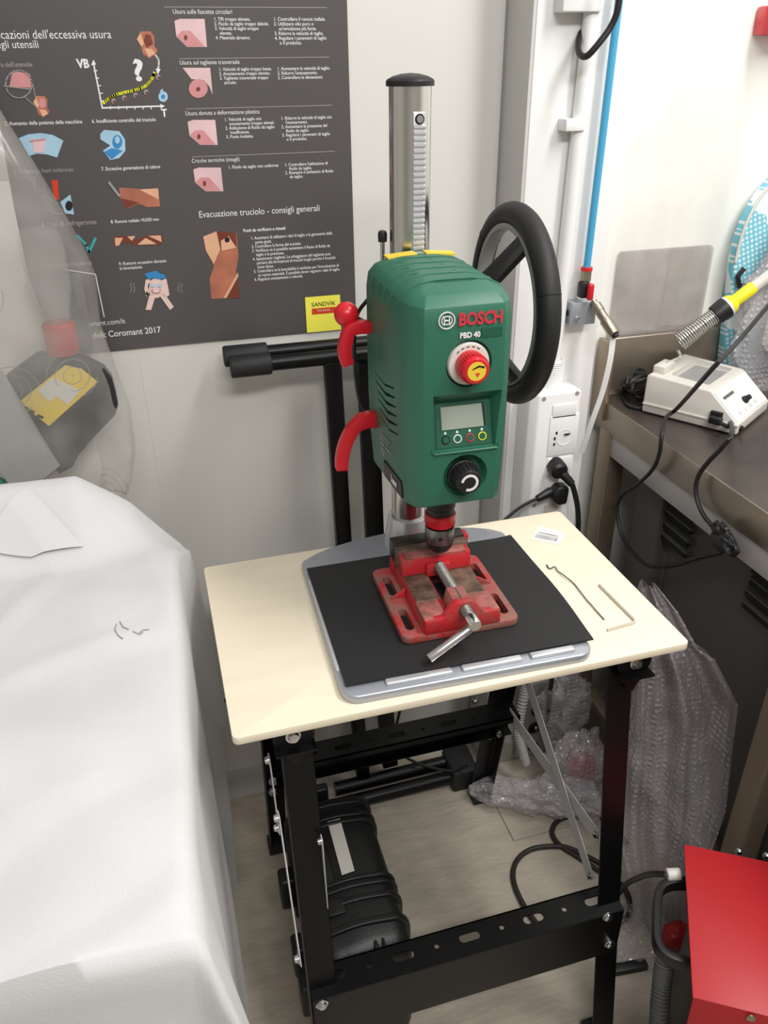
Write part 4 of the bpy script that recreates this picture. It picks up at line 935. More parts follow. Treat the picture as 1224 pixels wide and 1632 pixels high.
# cable clamp cover at the top of the post
a, b = on_y(896, 14, fy-0.03), on_y(958, 26, fy-0.03)
o = MB().box((a.x, fy-0.032, a.z-0.004), (b.x, fy, 1.78)).build('junction_cover', 'white', bv=0.003); tag(o, 'small white junction cover at the top of the white post', 'junction box')
# blue compressed air line with red valve, manifold block and coupler
al = thing('air_line', 'blue air hose with red valve, grey block and coupling on the white post', 'air line', (0.86, 0.43, 1.13))
t0, t1 = on_y(984, 22, fy-0.020), on_y(935, 428, fy-0.020)
MB().tube(smoothpath([Vector((t0.x+0.004, t0.y, 1.75)), t0, t0.lerp(t1, 0.5), t1]), 0.0062, 14).build('hose', 'blue', al)
MB().lathe(t1, (0, 0, -1), [(-0.003, 0.0098), (0, 0.0105), (0.003, 0.0105)], 20).build('release_ring', 'red', al)
MB().lathe(t1-Vector((0, 0, 0.003)), (0, 0, -1), [(0, 0.0095), (0.017, 0.0095), (0.018, 0.0085), (0.040, 0.0085)], 8).build('fitting', 'brass', al, ang=20)
vv = on_y(936, 464, fy-0.034)
MB().box((vv.x-0.011, vv.y, vv.z-0.013), (vv.x+0.005, vv.y+0.018, vv.z+0.015)).build('valve_body', 'black', al, bv=0.003)
MB().box((vv.x-0.0020, vv.y-0.010, vv.z-0.015), (vv.x+0.0090, vv.y+0.001, vv.z+0.014)).build('valve_lever', 'red', al, bv=0.004, seg=3)
ba, bb = on_y(913, 484, fy-0.030), on_y(948, 516, fy-0.030)
bl = MB().box((ba.x, fy-0.030, bb.z), (bb.x, fy, ba.z)).build('manifold_block', 'alu', al, bv=0.0015)
for px, py in ((920, 508), (945, 480)):
    p = on_y(px, py, fy-0.030); MB().lathe(p, (0, -1, 0), [(0, 0.0042), (0.003, 0.0042), (0.0035, 0.003), (0.0036, 0)], 12).build('screw', 'bolt', bl)
MB().lathe((ba.x, fy-0.014, (ba.z+bb.z)/2), (-1, 0, 0), [(0, 0.0055), (0.0008, 0.0055)], 14).build('port', 'inkb', bl)
c0, c1 = on_y(950, 487, fy-0.040), on_y(980, 534, fy-0.085)
d = c1-c0; ln_ = d.length
MB().lathe(c0-d*0.15, d, [(0, 0.006), (0.008, 0.006), (0.0085, 0.0095), (0.022, 0.0095), (0.023, 0.0085), (ln_*0.62, 0.0085), (ln_*0.64, 0.0105), (ln_*1.1, 0.0105), (ln_*1.13, 0.0095), (ln_*1.13, 0.006), (ln_*0.95, 0.006)], 28).build('quick_coupler', 'brass', al)
MB().cyl(c0+d*1.0, c0+d*1.06, 0.0058, n=18).build('coupler_bore', 'inkb', al)
# black cable looping at the top of the post
pp_ = [on_y(x, y, yy) for x, y, yy in ((990, -60, 0.36), (986, 6, 0.36), (975, 40, 0.365), (952, 72, 0.37), (934, 90, 0.38), (923, 84, 0.40), (922, 66, 0.425), (926, 52, 0.438))]
o = MB().tube(smoothpath(pp_, 6), 0.0048, 10).build('cable', 'cable'); tag(o, 'black cable looping down over the top of the white post', 'cable')
# thin white flat tube hanging in front of the bench corner
pp_ = [on_y(x, y, yy) for x, y, yy in ((977, 537, 0.36), (972, 575, 0.36), (960, 625, 0.37), (944, 670, 0.38), (927, 722, 0.40))]
mb = MB().sweep(smoothpath(pp_, 5), [(-0.0055, -0.001), (0.0055, -0.001), (0.0055, 0.001), (-0.0055, 0.001)], (1, 0, 0)); o = mb.build('white_strap', 'white'); tag(o, 'thin white strap hanging from the air coupling beside the post', 'strap')
# socket box
sb = thing('socket_box', 'white wall socket box on the post with two black plugs below', 'socket box', (0.77, 0.38, 0.7))
a, b = on_y(862, 633, 0.385), on_y(924, 618, 0.385)
bxl, bxr, bzt = a.x-0.002, b.x+0.004, 0.976
MB().prism([(bxl-0.017, fy, 0.60), (bxr+0.002, fy, 0.60), (bxr+0.002, 0.385, 0.60), (bxl, 0.385, 0.60), (bxl-0.014, 0.40, 0.60)], (0, 0, bzt-0.60)).build('box_body', 'white', sb, bv=0.004, seg=3)
def bp(x, y, off=0.0): return on_y(x, y, 0.385-off)
for px, py in ((867, 636), (926, 626), (915, 712), (851, 806)):
    p = bp(px, py, 0.0); p.x = min(max(p.x, bxl+0.008), bxr-0.008)
    MB().lathe(p, (0, -1, 0), [(0, 0.0042), (0.0006, 0.0042)], 14).build('cover_screw', 'grey', sb)
def module(x0, y0, x1, y1, name, m='white', pr=0.0025):
    a, b = bp(x0, y0), bp(x1, y1)
    return MB().box((a.x, 0.385-pr, b.z), (b.x, 0.386, a.z)).build(name, m, sb, bv=0.001)
X0, X1 = 879, 917
module(881, 646, X1, 662, 'blank_module'); s1 = module(877, 664, X1-1, 721, 'socket_outlet')
module(872, 731, 908, 752, 'socket_outlet'); module(868, 765, 902, 795, 'socket_outlet')
fc = bp(899, 697, 0.0026)
MB().lathe(fc, (0, -1, 0), [(0, 0.0165), (0.0006, 0.0165), (0.0006, 0.0150), (-0.0012, 0.0140), (-0.0013, 0)], 30).build('schuko_face', 'white', s1)
for dx, dz in ((-0.0165, 0.011), (-0.0195, 0.0), (-0.0195, -0.012)):
    MB().box((fc.x+dx-0.0018, 0.3818, fc.z+dz-0.0028), (fc.x+dx+0.0018, 0.3824, fc.z+dz+0.0028)).build('pin_slot', 'inkb', s1)
MB().box((fc.x-0.001, 0.3796, fc.z+0.005), (fc.x+0.010, 0.3818, fc.z+0.008)).build('earth_clip', 'darksteel', s1)
# lower tag strip
a, b = bp(868, 805, 0.001), bp(893, 822, 0.001)
MB().box((a.x, 0.3835, b.z), (b.x, 0.386, a.z)).build('blank_module', 'offwhite', sb)
# plugs
pl = thing('power_plug', 'round black plug in the upper socket with cable falling behind the board', 'plug', (0.78, 0.36, 0.87))
pc = bp(884, 741, 0.0)
MB().lathe(pc+Vector((0, 0.0, 0)), (-0.05, -1, -0.1), [(-0.001, 0.0175), (0.016, 0.0175), (0.024, 0.0165), (0.028, 0.012), (0.029, 0)], 32).build('plug_body', 'black', pl)
q0 = pc+Vector((0.004, -0.018, -0.006)); q1 = on_y(912, 772, 0.352)
MB().cyl(q0, q1, 0.010, 0.0065, n=16).build('plug_neck', 'black', pl, bv=0.001)
for k in range(4): MB().cyl(q0.lerp(q1, 0.62+k*0.1), q0.lerp(q1, 0.66+k*0.1), 0.0088-0.0004*k, n=14).build('strain_ring', 'black', pl)
pp_ = [q1]+[on_y(x, y, yy) for x, y, yy in ((917, 790, 0.35), (921, 815, 0.355), (921, 850, 0.36), (915, 930, 0.38), (893, 1010, 0.38), (880, 1080, 0.36), (874, 1130, 0.36), (868, 1165, 0.38))]
MB().tube(smoothpath(pp_, 6), 0.0052, 10).build('plug_cable', 'cable', pl)
p2_ = thing('power_plug', 'angled black plug in the lower socket with cable running left', 'plug', (0.77, 0.36, 0.83))
a_ = bp(889, 776, 0)
MB().prism([(a_.x-0.024, 0.383, a_.z-0.002), (a_.x-0.012, 0.383, a_.z+0.014), (a_.x+0.008, 0.383, a_.z+0.013), (a_.x+0.011, 0.383, a_.z+0.004), (a_.x+0.009, 0.383, a_.z-0.026), (a_.x-0.008, 0.383, a_.z-0.027), (a_.x-0.020, 0.383, a_.z-0.018)], (0, -0.026, 0)).build('plug_body', 'black', p2_, bv=0.005, seg=3)
n0, n1 = on_y(878, 783, 0.368), on_y(856, 795, 0.362)
MB().cyl(n0, n1, 0.0095, 0.0068, n=16).build('plug_neck', 'black', p2_, bv=0.001)
pp_ = [n1]+[on_y(x, y, yy) for x, y, yy in ((846, 799, 0.36), (830, 808, 0.355), (812, 822, 0.34), (790, 845, 0.33), (760, 900, 0.34), (700, 1000, 0.37), (650, 1080, 0.39), (638, 1130, 0.42), (628, 1165, 0.41), (612, 1178, 0.40), (606, 1182, 0.39))]
MB().tube(smoothpath(pp_, 6), 0.0032, 8).build('plug_cable', 'cable', p2_)
pp_ = [on_z(x, y, z) for x, y, z in ((636, 1200, 0.10), (652, 1210, 0.08), (675, 1220, 0.07), (700, 1226, 0.066), (728, 1228, 0.066), (745, 1220, 0.09))]
o = MB().tube(smoothpath(pp_, 6), 0.0032, 8).build('cable', 'cable'); tag(o, 'thin black cable sagging over the stand foot below the rear channel', 'cable')
# grey socket panel and corrugated hose low on the post
gp = thing('outlet_strip', 'grey strip of round dark sockets low on the post behind the table', 'outlet strip', (0.80, 0.42, 0.05))
a, b = on_y(832, 1095, 0.415), on_y(880, 1170, 0.415)
MB().box((a.x, 0.415, 0.02), (b.x, 0.4385, a.z)).build('panel_body', 'grey', gp, bv=0.004)
for px, py, r in ((857, 1132, 0.017), (852, 1160, 0.017), (850, 1190, 0.014)):
    p = on_y(px, py, 0.414); sk = MB().lathe(p+Vector((0, 0.002, 0)), (0, -1, 0), [(0, r), (0.003, r), (0.004, r-0.002), (0.0015, r-0.004), (0.0015, 0)], 26).build('round_socket', 'black', gp)
    MB().sphere(p+Vector((0.002, -0.003, 0.003)), 0.005, 12, 8).build('socket_pin', 'chrome', sk)
ch_ = thing('corrugated_hose', 'light grey corrugated hose hanging down beside the grey socket panel', 'hose', (0.77, 0.40, 0))
hp = smoothpath([on_y(x, y, yy) for x, y, yy in ((845, 1075, 0.41), (837, 1100, 0.40), (829, 1140, 0.385), (826, 1170, 0.37), (832, 1195, 0.355), (838, 1218, 0.345))], 8)
MB().tube(hp, 0.0095, 14).build('hose_core', 'lighthose', ch_)
mb = MB()
for i in range(1, len(hp)-1):
    t = (hp[i+1]-hp[i-1]).normalized(); x = t.orthogonal().normalized(); y = t.cross(x)
    mb.tube([hp[i]+(x*math.cos(a)+y*math.sin(a))*0.0098 for a in [2*PI*k/14 for k in range(14)]], 0.0016, 5, closed=True)
mb.build('hose_ridges', 'lighthose', ch_)

# ================================================================== STAINLESS BENCH
bn = thing('steel_bench', 'worn stainless steel work bench along the right side with upstand', 'bench', (1.4, 0.1, 0))
BX, BZ = 0.945, 0.90
def bxp(x, y, X_=BX): return on_x(x, y, X_)
MB().box((BX, -1.0, BZ-0.004), (2.2, 0.530, BZ)).build('worktop', 'stainless_top', bn, bv=0.001)
MB().box((BX-0.002, -1.0, BZ-0.060), (BX+0.004, 0.530, BZ-0.0005)).build('front_edge', 'stainless', bn, bv=0.002)
MB().box((BX+0.006, 0.518, BZ-0.001), (2.2, 0.532, 1.022)).build('upstand', 'stainless', bn, bv=0.004, seg=3)
MB().box((BX-0.008, 0.485, 0.86), (BX+0.003, 0.534, 1.022)).build('upstand_end', 'brownsteel', bn, bv=0.002)
MB().box((BX+0.002, -1.0, BZ-0.106), (BX+0.006, 0.455, BZ-0.060)).build('label_rail', 'rail', bn, bv=0.001, label='pale grey rail strip under the bench edge')
for y in (0.475, -0.105):
    MB().box((BX-0.003, y-0.022, 0.02), (BX+0.040, y+0.022, BZ-0.055)).build('bench_leg', 'brownsteel', bn, bv=0.004, seg=3)
MB().box((BX+0.003, -0.085, 0.15), (BX+0.035, 0.455, 0.185)).build('low_stretcher', 'brownsteel', bn, bv=0.003)
# dark cabinet under the rail
cab = thing('vented_cabinet', 'dark grey louvred metal cabinet standing under the steel bench', 'cabinet', (1.3, 0.0, 0))
CX = 1.00
MB().box((CX, -0.9, 0.06), (1.9, 0.385, 0.83)).build('cabinet_body', 'cab', cab, bv=0.003)
MB().box((CX-0.022, 0.300, 0.10), (CX+0.001, 0.385, 0.79)).build('corner_post', 'cab', cab, bv=0.003)
def slot(a, b):
    A, B = bxp(*a, CX-0.001), bxp(*b, CX-0.001); hh = 0.0075
    z = (A.z+B.z)/2
    o = MB().prism([(CX+0.001, A.y, z-hh), (CX-0.012, A.y, z+hh*0.3), (CX-0.012, A.y, z+hh*0.8), (CX+0.001, A.y, z+hh*1.3)], (0, B.y-A.y, 0)).build('louvre', 'cab', cab)
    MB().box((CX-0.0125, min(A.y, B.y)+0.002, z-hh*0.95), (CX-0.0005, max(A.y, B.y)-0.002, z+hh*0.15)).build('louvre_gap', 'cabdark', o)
for a, b in (((1056, 762), (1117, 810)), ((1051, 780), (1112, 828)), ((1047, 798), (1108, 846)), ((1043, 817), (1104, 865)), ((1040, 834), (1100, 883)),
             ((1210, 886), (1272, 935)), ((1206, 904), (1268, 953)), ((1202, 922), (1264, 971)), ((1195, 941), (1257, 990)), ((1190, 960), (1252, 1009))): slot(a, b)
a, b = bxp(1027, 848, CX), bxp(1054, 940, CX)
MB().box((CX-0.003, min(a.y, b.y), b.z-0.1), (CX+0.001, max(a.y, b.y), a.z)).build('access_plate', 'cab', cab, bv=0.001)

# smoky acrylic sheet standing behind the upstand
a, b = on_y(987, 402, 0.534), on_y(1139, 389, 0.534)
zt = (a.z+b.z)/2
mb = MB().prism([(p[0], 0.5335, p[1]) for p in [(a.x+0.004+0.0, zt)]+[(b.x-0.012+0.012*math.sin(t), zt-0.012+0.012*math.cos(t)) for t in [rad(10*i) for i in range(10)]]+[(b.x, 1.0), (a.x-0.002, 1.0), (a.x, zt-0.004)]], (0, 0.003, 0))
o = mb.build('acrylic_sheet', 'acrylic'); tag(o, 'smoky translucent rounded sheet standing against the cream wall', 'sheet')
# clear plastic film hanging on the cream wall
def filmf(u, v):
    x = 0.98+0.24*u; z = 1.85-0.81*v
    return Vector((x-0.05*v, 0.512+0.010*math.sin(u*9+v*2)+0.006*math.sin(u*23-v*5)-0.01*v, z))
o = MB().grid(filmf, 60, 40).build('clear_film', 'clear', fixn=False); tag(o, 'clear plastic film hanging against the cream wall over the bench', 'plastic film')
# red object corner at the right edge of the frame, high on the wall
p = on_y(1232, 32, 0.50)
o = MB().box((p.x-0.007, 0.48, p.z-0.022), (p.x+0.05, WY-0.001, p.z+0.022)).build('wall_button_box', 'red', bv=0.004); tag(o, 'small red box on the cream wall at the right edge', 'box')

# ironing board leaning at the right
ib = thing('ironing_board', 'ironing board with light blue polka dot cover leaning upright on the wall', 'ironing board', (1.35, 0.49, 0.9))
tp = on_y(1250, 290, 0.50)
pts = []
for i in range(41):
    t = i/40; a = PI*t
    pts.append((1.345-0.155*math.cos(a)*1.0, 0.49, 1.16+0.185*math.sin(a)**0.8))
pts = [(p[0], p[1], p[2]) for p in pts]+[(1.50, 0.49, 0.905), (1.215, 0.49, 0.905)]
MB().prism(pts, (0, 0.026, 0)).build('padded_top', 'dots', ib, bv=0.006, seg=3)
MB().tube([Vector((x, 0.489, z)) for x, _, z in pts[:41]], 0.0028, 8).build('cover_edge', 'offwhite', ib)
MB().tube([Vector(on_y(x, y, 0.482)) for x, y in ((1186, 428), (1176, 440), (1178, 455), (1192, 456))], 0.005, 8).build('hook', 'black', ib)

def blob(c, sc, nu=40, nv=26, amp=0.12, fr=2.2, seed=0.0):
    c = Vector(c)
    def f(u, v):
        a, b = 2*PI*u, PI*v
        d = Vector((math.sin(b)*math.cos(a), math.sin(b)*math.sin(a), math.cos(b)))
        k = 1+amp*noise.noise(d*fr+Vector((seed, 0, 0)))+amp*0.6*noise.noise(d*fr*2.7+Vector((0, seed, 3)))+amp*0.3*abs(noise.noise(d*fr*6))
        return c+Vector((d.x*sc[0]*k, d.y*sc[1]*k, d.z*sc[2]*k))
    return MB().grid(f, nu, nv, closed_u=True)

# ================================================================== SOLDERING STATION
A = on_z(1030, 655, BZ); Bc = on_z(1172, 697, BZ); Cc = on_z(1222, 655, BZ)
ux = (Cc-Bc); ux.z = 0; wS = ux.length*1.0; ux.normalize(); uy = (A-Bc); uy.z = 0; lS = uy.length; uy.normalize(); uy = Vector((-ux.y, ux.x, 0))
rzS = math.atan2(ux.y, ux.x)
sd = thing('soldering_station', 'off-white soldering station with black dial standing on the steel bench', 'soldering station', (Bc.x, Bc.y, BZ), rzS)
S = dict(parent=sd, world=False)
W_, L_ = wS, 0.182
side = [(0, 0.003), (0, 0.022), (0.060, 0.074), (L_-0.002, 0.080), (L_+0.003, 0.076), (L_+0.003, 0.003)]
body = MB().prism([(0.002, y, z) for y, z in side], (W_-0.004, 0, 0)).build('station_body', 'offwhite', sd, bv=0.004, seg=3, world=False)
MB().box((-0.001, 0.0, 0.020), (W_+0.001, L_+0.002, 0.0225)).build('case_seam', 'offwhite', body, world=False)
boolean(body, [MB().box((0.030, 0.075, 0.066), (W_-0.018, 0.150, 0.11)).build('cut', 'black', sd, bv=0.004, world=False)])
MB().box((0.031, 0.076, 0.0655), (W_-0.019, 0.149, 0.067)).build('tray_floor', 'grey', body, world=False)
slp = Vector((0, 0.060, 0.052)).normalized(); sn = Vector((0, -slp.z, slp.y)); s0 = Vector((0, 0.0, 0.022))
def sp_(x, v, h=0.0): return s0+Vector((x, 0, 0))+slp*v+sn*h
MB().prism([sp_(0.006, 0.006, 0.0003), sp_(W_-0.006, 0.006, 0.0003), sp_(W_-0.006, 0.074, 0.0003), sp_(0.006, 0.074, 0.0003)], sn*0.0008).build('control_panel', 'white', body, world=False)
MB().prism([sp_(0.020, 0.052, 0.001), sp_(0.068, 0.052, 0.001), sp_(0.068, 0.058, 0.001), sp_(0.020, 0.058, 0.001)], sn*0.0006).build('indicator_bar', 'greyhose', body, world=False)
dkn = MB().lathe(sp_(W_*0.5, 0.030, 0.001), sn, [(0, 0.0085), (0.004, 0.008), (0.005, 0.006), (0.013, 0.0055), (0.014, 0)], 6).build('dial_knob', 'black', body, world=False, ang=20)
BASE_sd = BASE[sd.name]; R_sd = BASE_sd.to_3x3()
place_text('80   150   300   450', BASE_sd @ sp_(0.032, 0.012, 0.0012), R_sd @ Vector((1, 0, 0)), R_sd @ slp, 0.09, 'inkg', body)
MB().box((-0.004, 0.030, 0.020), (0.003, 0.052, 0.040)).build('side_socket', 'black', body, bv=0.001, world=False)
pg = MB().box((-0.016, 0.026, 0.019), (-0.003, 0.050, 0.034)).build('side_plug', 'black', body, bv=0.004, seg=3, world=False)
MB().lathe((W_*0.1, -0.002, 0.012), (0, -1, 0), [(-0.01, 0.006), (0.002, 0.006), (0.002, 0.004), (-0.002, 0.0035)], 18).build('front_socket', 'black', body, world=False)
for x in (0.012, W_-0.012):
    for y in (0.015, L_-0.015): MB().lathe((x, y, 0), (0, 0, 1), [(0, 0.006), (0.004, 0.006)], 12).build('rubber_foot', 'black', body, world=False)
MB().box((0.018, 0.158, 0.076), (0.068, 0.182, 0.094)).build('holder_bracket', 'offwhite', body, bv=0.003, world=False)
# spring holder
yi = 0.44
i0, i1 = on_y(1082, 545, yi), on_y(1142, 501, yi-0.01)
hd = thing('iron_holder', 'chrome coil spring iron holder above the soldering station', 'iron holder', i0)
dd = (i1-i0); Ls = dd.length; dd.normalize(); ex = dd.orthogonal().normalized(); ey = dd.cross(ex)
mb = MB(); N_ = 16*14
mb.tube([i0+dd*(Ls*0.95*i/N_)+(ex*math.cos(2*PI*i/14)+ey*math.sin(2*PI*i/14))*(0.0185-0.005*i/N_) for i in range(int(N_*0.70))], 0.0015, 6)
mb.build('coil_spring', 'chrome', hd, ang=80)
mb = MB(); mb.tube([i0+dd*(Ls*0.66+0.026*i/84)+(ex*math.cos(2*PI*i/14)+ey*math.sin(2*PI*i/14))*0.0140 for i in range(85)], 0.0018, 6); mb.build('coil_spring', 'chrome', hd, ang=80)
MB().lathe(i0+dd*Ls*0.93, dd, [(0, 0.016), (0.002, 0.019), (0.022, 0.021), (0.028, 0.0205), (0.028, 0.0135), (0.002, 0.0135)], 32).build('holder_cup', 'black', hd)
hz = BASE_sd @ Vector((0.045, 0.170, 0.088))
MB().tube(smoothpath([i0+dd*0.001-Vector((0, 0, 0.017)), i0+Vector((0.004, -0.004, -0.030)), hz+Vector((0, 0, 0.004)), hz-Vector((0, 0, 0.004))], 5), 0.003, 8).build('holder_arm', 'chrome', hd)
# the iron itself
it = thing('soldering_iron', 'soldering iron with yellow collar and white handle resting in the spring holder', 'soldering iron', i1)
j = i0+dd*(Ls*0.93+0.029)
MB().lathe(j, dd, [(0, 0.0195), (0.004, 0.020), (0.005, 0.018)], 30).build('collar_ring', 'white', it)
MB().lathe(j+dd*0.0045, dd, [(0, 0.0185), (0.005, 0.0185), (0.010, 0.0155), (0.013, 0.0122), (0.052, 0.0122), (0.054, 0.0110)], 30).build('yellow_collar', 'yellow', it)
MB().lathe(j+dd*0.058, dd, [(0, 0.0110), (0.020, 0.0108), (0.022, 0.0112), (0.110, 0.0105), (0.116, 0.008)], 28).build('handle', 'offwhite', it)
MB().cyl(i0+dd*Ls*0.35, i0+dd*Ls*1.0, 0.0042, 0.006, n=16).build('heating_tube', 'steel', it)
j2 = on_y(1232, 480, 0.30)
pp_ = [on_y(x, y, yy) for x, y, yy in ((1262, 450, 0.30), (1224, 488, 0.27), (1180, 540, 0.20), (1135, 588, 0.12))]
pp_ += [bxp(1080, 650, 0.99), bxp(1062, 665, 0.965), bxp(1055, 690, 0.930), bxp(1051, 722, 0.928), bxp(1040, 748, 0.93), bxp(1018, 770, 0.935), bxp(995, 785, 0.94), bxp(985, 800, 0.94), bxp(984, 822, 0.94), bxp(992, 855, 0.94), bxp(1008, 880, 0.94), bxp(1030, 900, 0.94), bxp(1050, 903, 0.94), bxp(1080, 900, 0.94), bxp(1110, 890, 0.93), bxp(1150, 881, 0.93)]
o = MB().tube(smoothpath(pp_, 6), 0.0038, 8).build('iron_cable', 'cable'); tag(o, 'black cable draped from the soldering iron over the bench edge', 'cable')
pg_w = BASE_sd @ Vector((-0.013, 0.030, 0.026))
pp_ = [pg_w, BASE_sd @ Vector((-0.022, 0.010, 0.026))]+[bxp(x, y, 0.93) for x, y in ((1166, 692), (1150, 714), (1130, 735), (1115, 755), (1109, 775), (1112, 800), (1122, 822), (1135, 838))]
pp_.insert(2, on_z(1164, 672, 0.915))
o = MB().tube(smoothpath(pp_, 6), 0.0040, 8).build('station_cable', 'cable'); tag(o, 'black mains cable from the station side down to the dark adapter', 'cable')
cc = bxp(1152, 860, 0.925)
mb = blob(cc+Vector((0, -0.004, -0.002)), (0.012, 0.030, 0.019), 36, 24, 0.32, 1.6, 11)
mb2 = blob(cc+Vector((0, 0.012, 0.012)), (0.010, 0.014, 0.013), 24, 16, 0.4, 2.0, 5)
mb2.bm.verts.ensure_lookup_table(); _m = bpy.data.meshes.new('tmp'); mb2.bm.to_mesh(_m); mb.bm.from_mesh(_m); bpy.data.meshes.remove(_m); mb2.bm.free()
o = mb.build('cable_bundle', 'black'); tag(o, 'dark bunched cable adapter hanging under the bench rail', 'adapter')
# black cable coil behind the station
cl_ = thing('coiled_cable', 'coil of black cable lying on the bench left of the soldering station', 'cable', (1.0, 0.46, BZ))
c3 = on_z(1016, 612, BZ+0.03)
for k, (rx, rz, ph) in enumerate(((0.032, 0.020, 0), (0.027, 0.023, 0.6), (0.034, 0.016, 1.4), (0.024, 0.017, 2.2), (0.030, 0.022, 3.0))):
    c_ = c3+Vector((random.uniform(-0.005, 0.005), random.uniform(-0.012, 0.012), random.uniform(-0.003, 0.003)))
    MB().tube([c_+Vector((rx*math.cos(a), 0.022*math.sin(a+ph), rz*math.sin(a))) for a in [2*PI*i/36 for i in range(36)]], 0.0036, 8, closed=True).build('cable_turn', 'cable', cl_)
pp_ = [c3+Vector((-0.03, 0, 0))]+[on_z(x, y, BZ+0.004) for x, y in ((993, 632), (1000, 645), (1014, 650), (1030, 650))]
MB().tube(smoothpath(pp_, 5), 0.0036, 8).build('cable_end', 'cable', cl_)
# bubble wrapped parcel by the ironing board
pc_ = thing('wrapped_parcel', 'bubble wrapped bundle on the bench in front of the ironing board', 'parcel', (1.31, 0.42, BZ))
blob((1.330, 0.448, 1.070), (0.138, 0.032, 0.180), amp=0.25, seed=2).build('bubble_wrap', 'bubble2', pc_, ang=70)
blob((1.345, 0.450, 1.05), (0.085, 0.018, 0.13), 24, 16, 0.15, seed=5).build('wrapped_content', 'offwhite', pc_, ang=70)
MB().box((1.27, 0.425, 1.0), (1.31, 0.435, 1.015)).build('content_detail', 'copper', pc_)
o = blob((1.34, 0.30, 0.925), (0.06, 0.05, 0.024), 30, 18, 0.2, seed=9).build('plastic_bag', 'bubble2', ang=70); tag(o, 'small crumpled clear plastic bag on the bench behind the station', 'plastic bag')

# ================================================================== TOOL CASE UNDER THE TABLE
tcx = 0.272
tk = thing('tool_case', 'black rugged plastic case with white label strip on the floor under the table', 'case', (tcx, 0.07, 0))
def casesec(y, hw, zt, rr=0.035, z0=0.004):
    P = [(tcx-hw, y, z0+0.01), (tcx-hw, y, zt-rr)]
    for i in range(1, 6):
        a = PI-PI/2*i/6; P.append((tcx-hw+rr+rr*math.cos(a), y, zt-rr+rr*math.sin(a)))
    n = 7
    for i in range(n): P.append((tcx-hw+rr+(2*hw-2*rr)*i/(n-1), y, zt+0.006*math.sin(PI*i/(n-1))))
    for i in range(1, 6):
        a = PI/2-PI/2*i/6; P.append((tcx+hw-rr+rr*math.cos(a), y, zt-rr+rr*math.sin(a)))
    P += [(tcx+hw, y, zt-rr), (tcx+hw, y, z0+0.01), (tcx+hw-0.01, y, z0), (tcx-hw+0.01, y, z0)]
    return P
stn = [(-0.102, 0.058, 0.205), (-0.098, 0.068, 0.222), (-0.088, 0.076, 0.236), (-0.070, 0.080, 0.246), (0.0, 0.080, 0.248), (0.15, 0.080, 0.248), (0.215, 0.080, 0.246), (0.233, 0.076, 0.236), (0.243, 0.068, 0.222), (0.247, 0.058, 0.205)]
mb = MB(); VV = [[mb.bm.verts.new(p) for p in casesec(y, hw, zt, min(0.035, hw*0.5))] for y, hw, zt in stn]
n = len(VV[0])
for P, Q in zip(VV, VV[1:]):
    for k in range(n): mb.bm.faces.new([P[k], P[(k+1) % n], Q[(k+1) % n], Q[k]])
mb.bm.faces.new(VV[0][::-1]); mb.bm.faces.new(VV[-1])
MT['case'] = mat('black_abs', (25, 25, 25), 0.42, bump=0.2, bscale=350)
body = mb.build('case_body', 'case', tk, ang=50)
for y, wd in ((0.212, 0.016), (0.178, 0.008), (0.164, 0.008), (0.040, 0.008), (0.026, 0.008), (0.000, 0.010), (-0.045, 0.012)):
    mb = MB(); A = casesec(y-wd/2, 0.086, 0.2535, 0.038); B = casesec(y+wd/2, 0.086, 0.2535, 0.038)
    a = [mb.bm.verts.new(p) for p in A]; b = [mb.bm.verts.new(p) for p in B]
    for k in range(len(a)): mb.bm.faces.new([a[k], a[(k+1) % len(a)], b[(k+1) % len(a)], b[k]])
    mb.bm.faces.new(a[::-1]); mb.bm.faces.new(b)
    mb.build('case_rib', 'case', body, bv=0.002, ang=50)
MB().box((tcx-0.060, -0.020, 0.246), (tcx-0.018, 0.012, 0.2575)).build('latch_plate', 'case', body, bv=0.003)
lab_ = MB().prism([on_z(x, y, 0.2560) for x, y in ((522, 1310), (542, 1305), (565, 1388), (545, 1395))], (0, 0, 0.0008)).build('label_strip', 'offwhite', tk, label='white blank label strip')
MB().box((tcx-0.055, 0.040, 0.2485), (tcx-0.022, 0.160, 0.2555)).build('handle_bar', 'case', tk, bv=0.005, seg=3)
MB().box((tcx-0.020, 0.242, 0.19), (tcx+0.010, 0.262, 0.262)).build('latch', 'case', tk, bv=0.005, seg=3)
MB().box((tcx+0.012, -0.112, 0.08), (tcx+0.020, -0.060, 0.248)).build('seam_ridge', 'case', tk, bv=0.003)
MB().box((tcx+0.026, -0.110, 0.08), (tcx+0.032, -0.060, 0.247)).build('seam_ridge', 'case', tk, bv=0.003)
MB().box((tcx-0.080, -0.098, 0.20), (tcx-0.077, -0.095, 0.215)).build('hinge', 'bolt', tk)
for y in (-0.05, 0.02, 0.16): MB().box((tcx-0.112, y-0.018, 0.07), (tcx-0.080, y+0.020, 0.15)).build('side_latch', 'case', tk, bv=0.006, seg=3)
# black caster foot poking out from under the white cover
cf = thing('caster_foot', 'small black plastic foot poking out from under the white cover', 'foot', (0.04, 0.32, 0))
MB().box((0.0, 0.295, 0.004), (0.066, 0.340, 0.040)).build('foot_block', 'black', cf, bv=0.004)
MB().box((0.032, 0.262, 0.0), (0.052, 0.300, 0.018)).build('foot_tab', 'black', cf, bv=0.004)
o = MB().cyl(on_y(300, 1140, 0.40), on_y(385, 1106, 0.40), 0.0035, n=10).build('black_rod', 'cable'); tag(o, 'thin black rod between the white cover and the plywood table', 'rod')

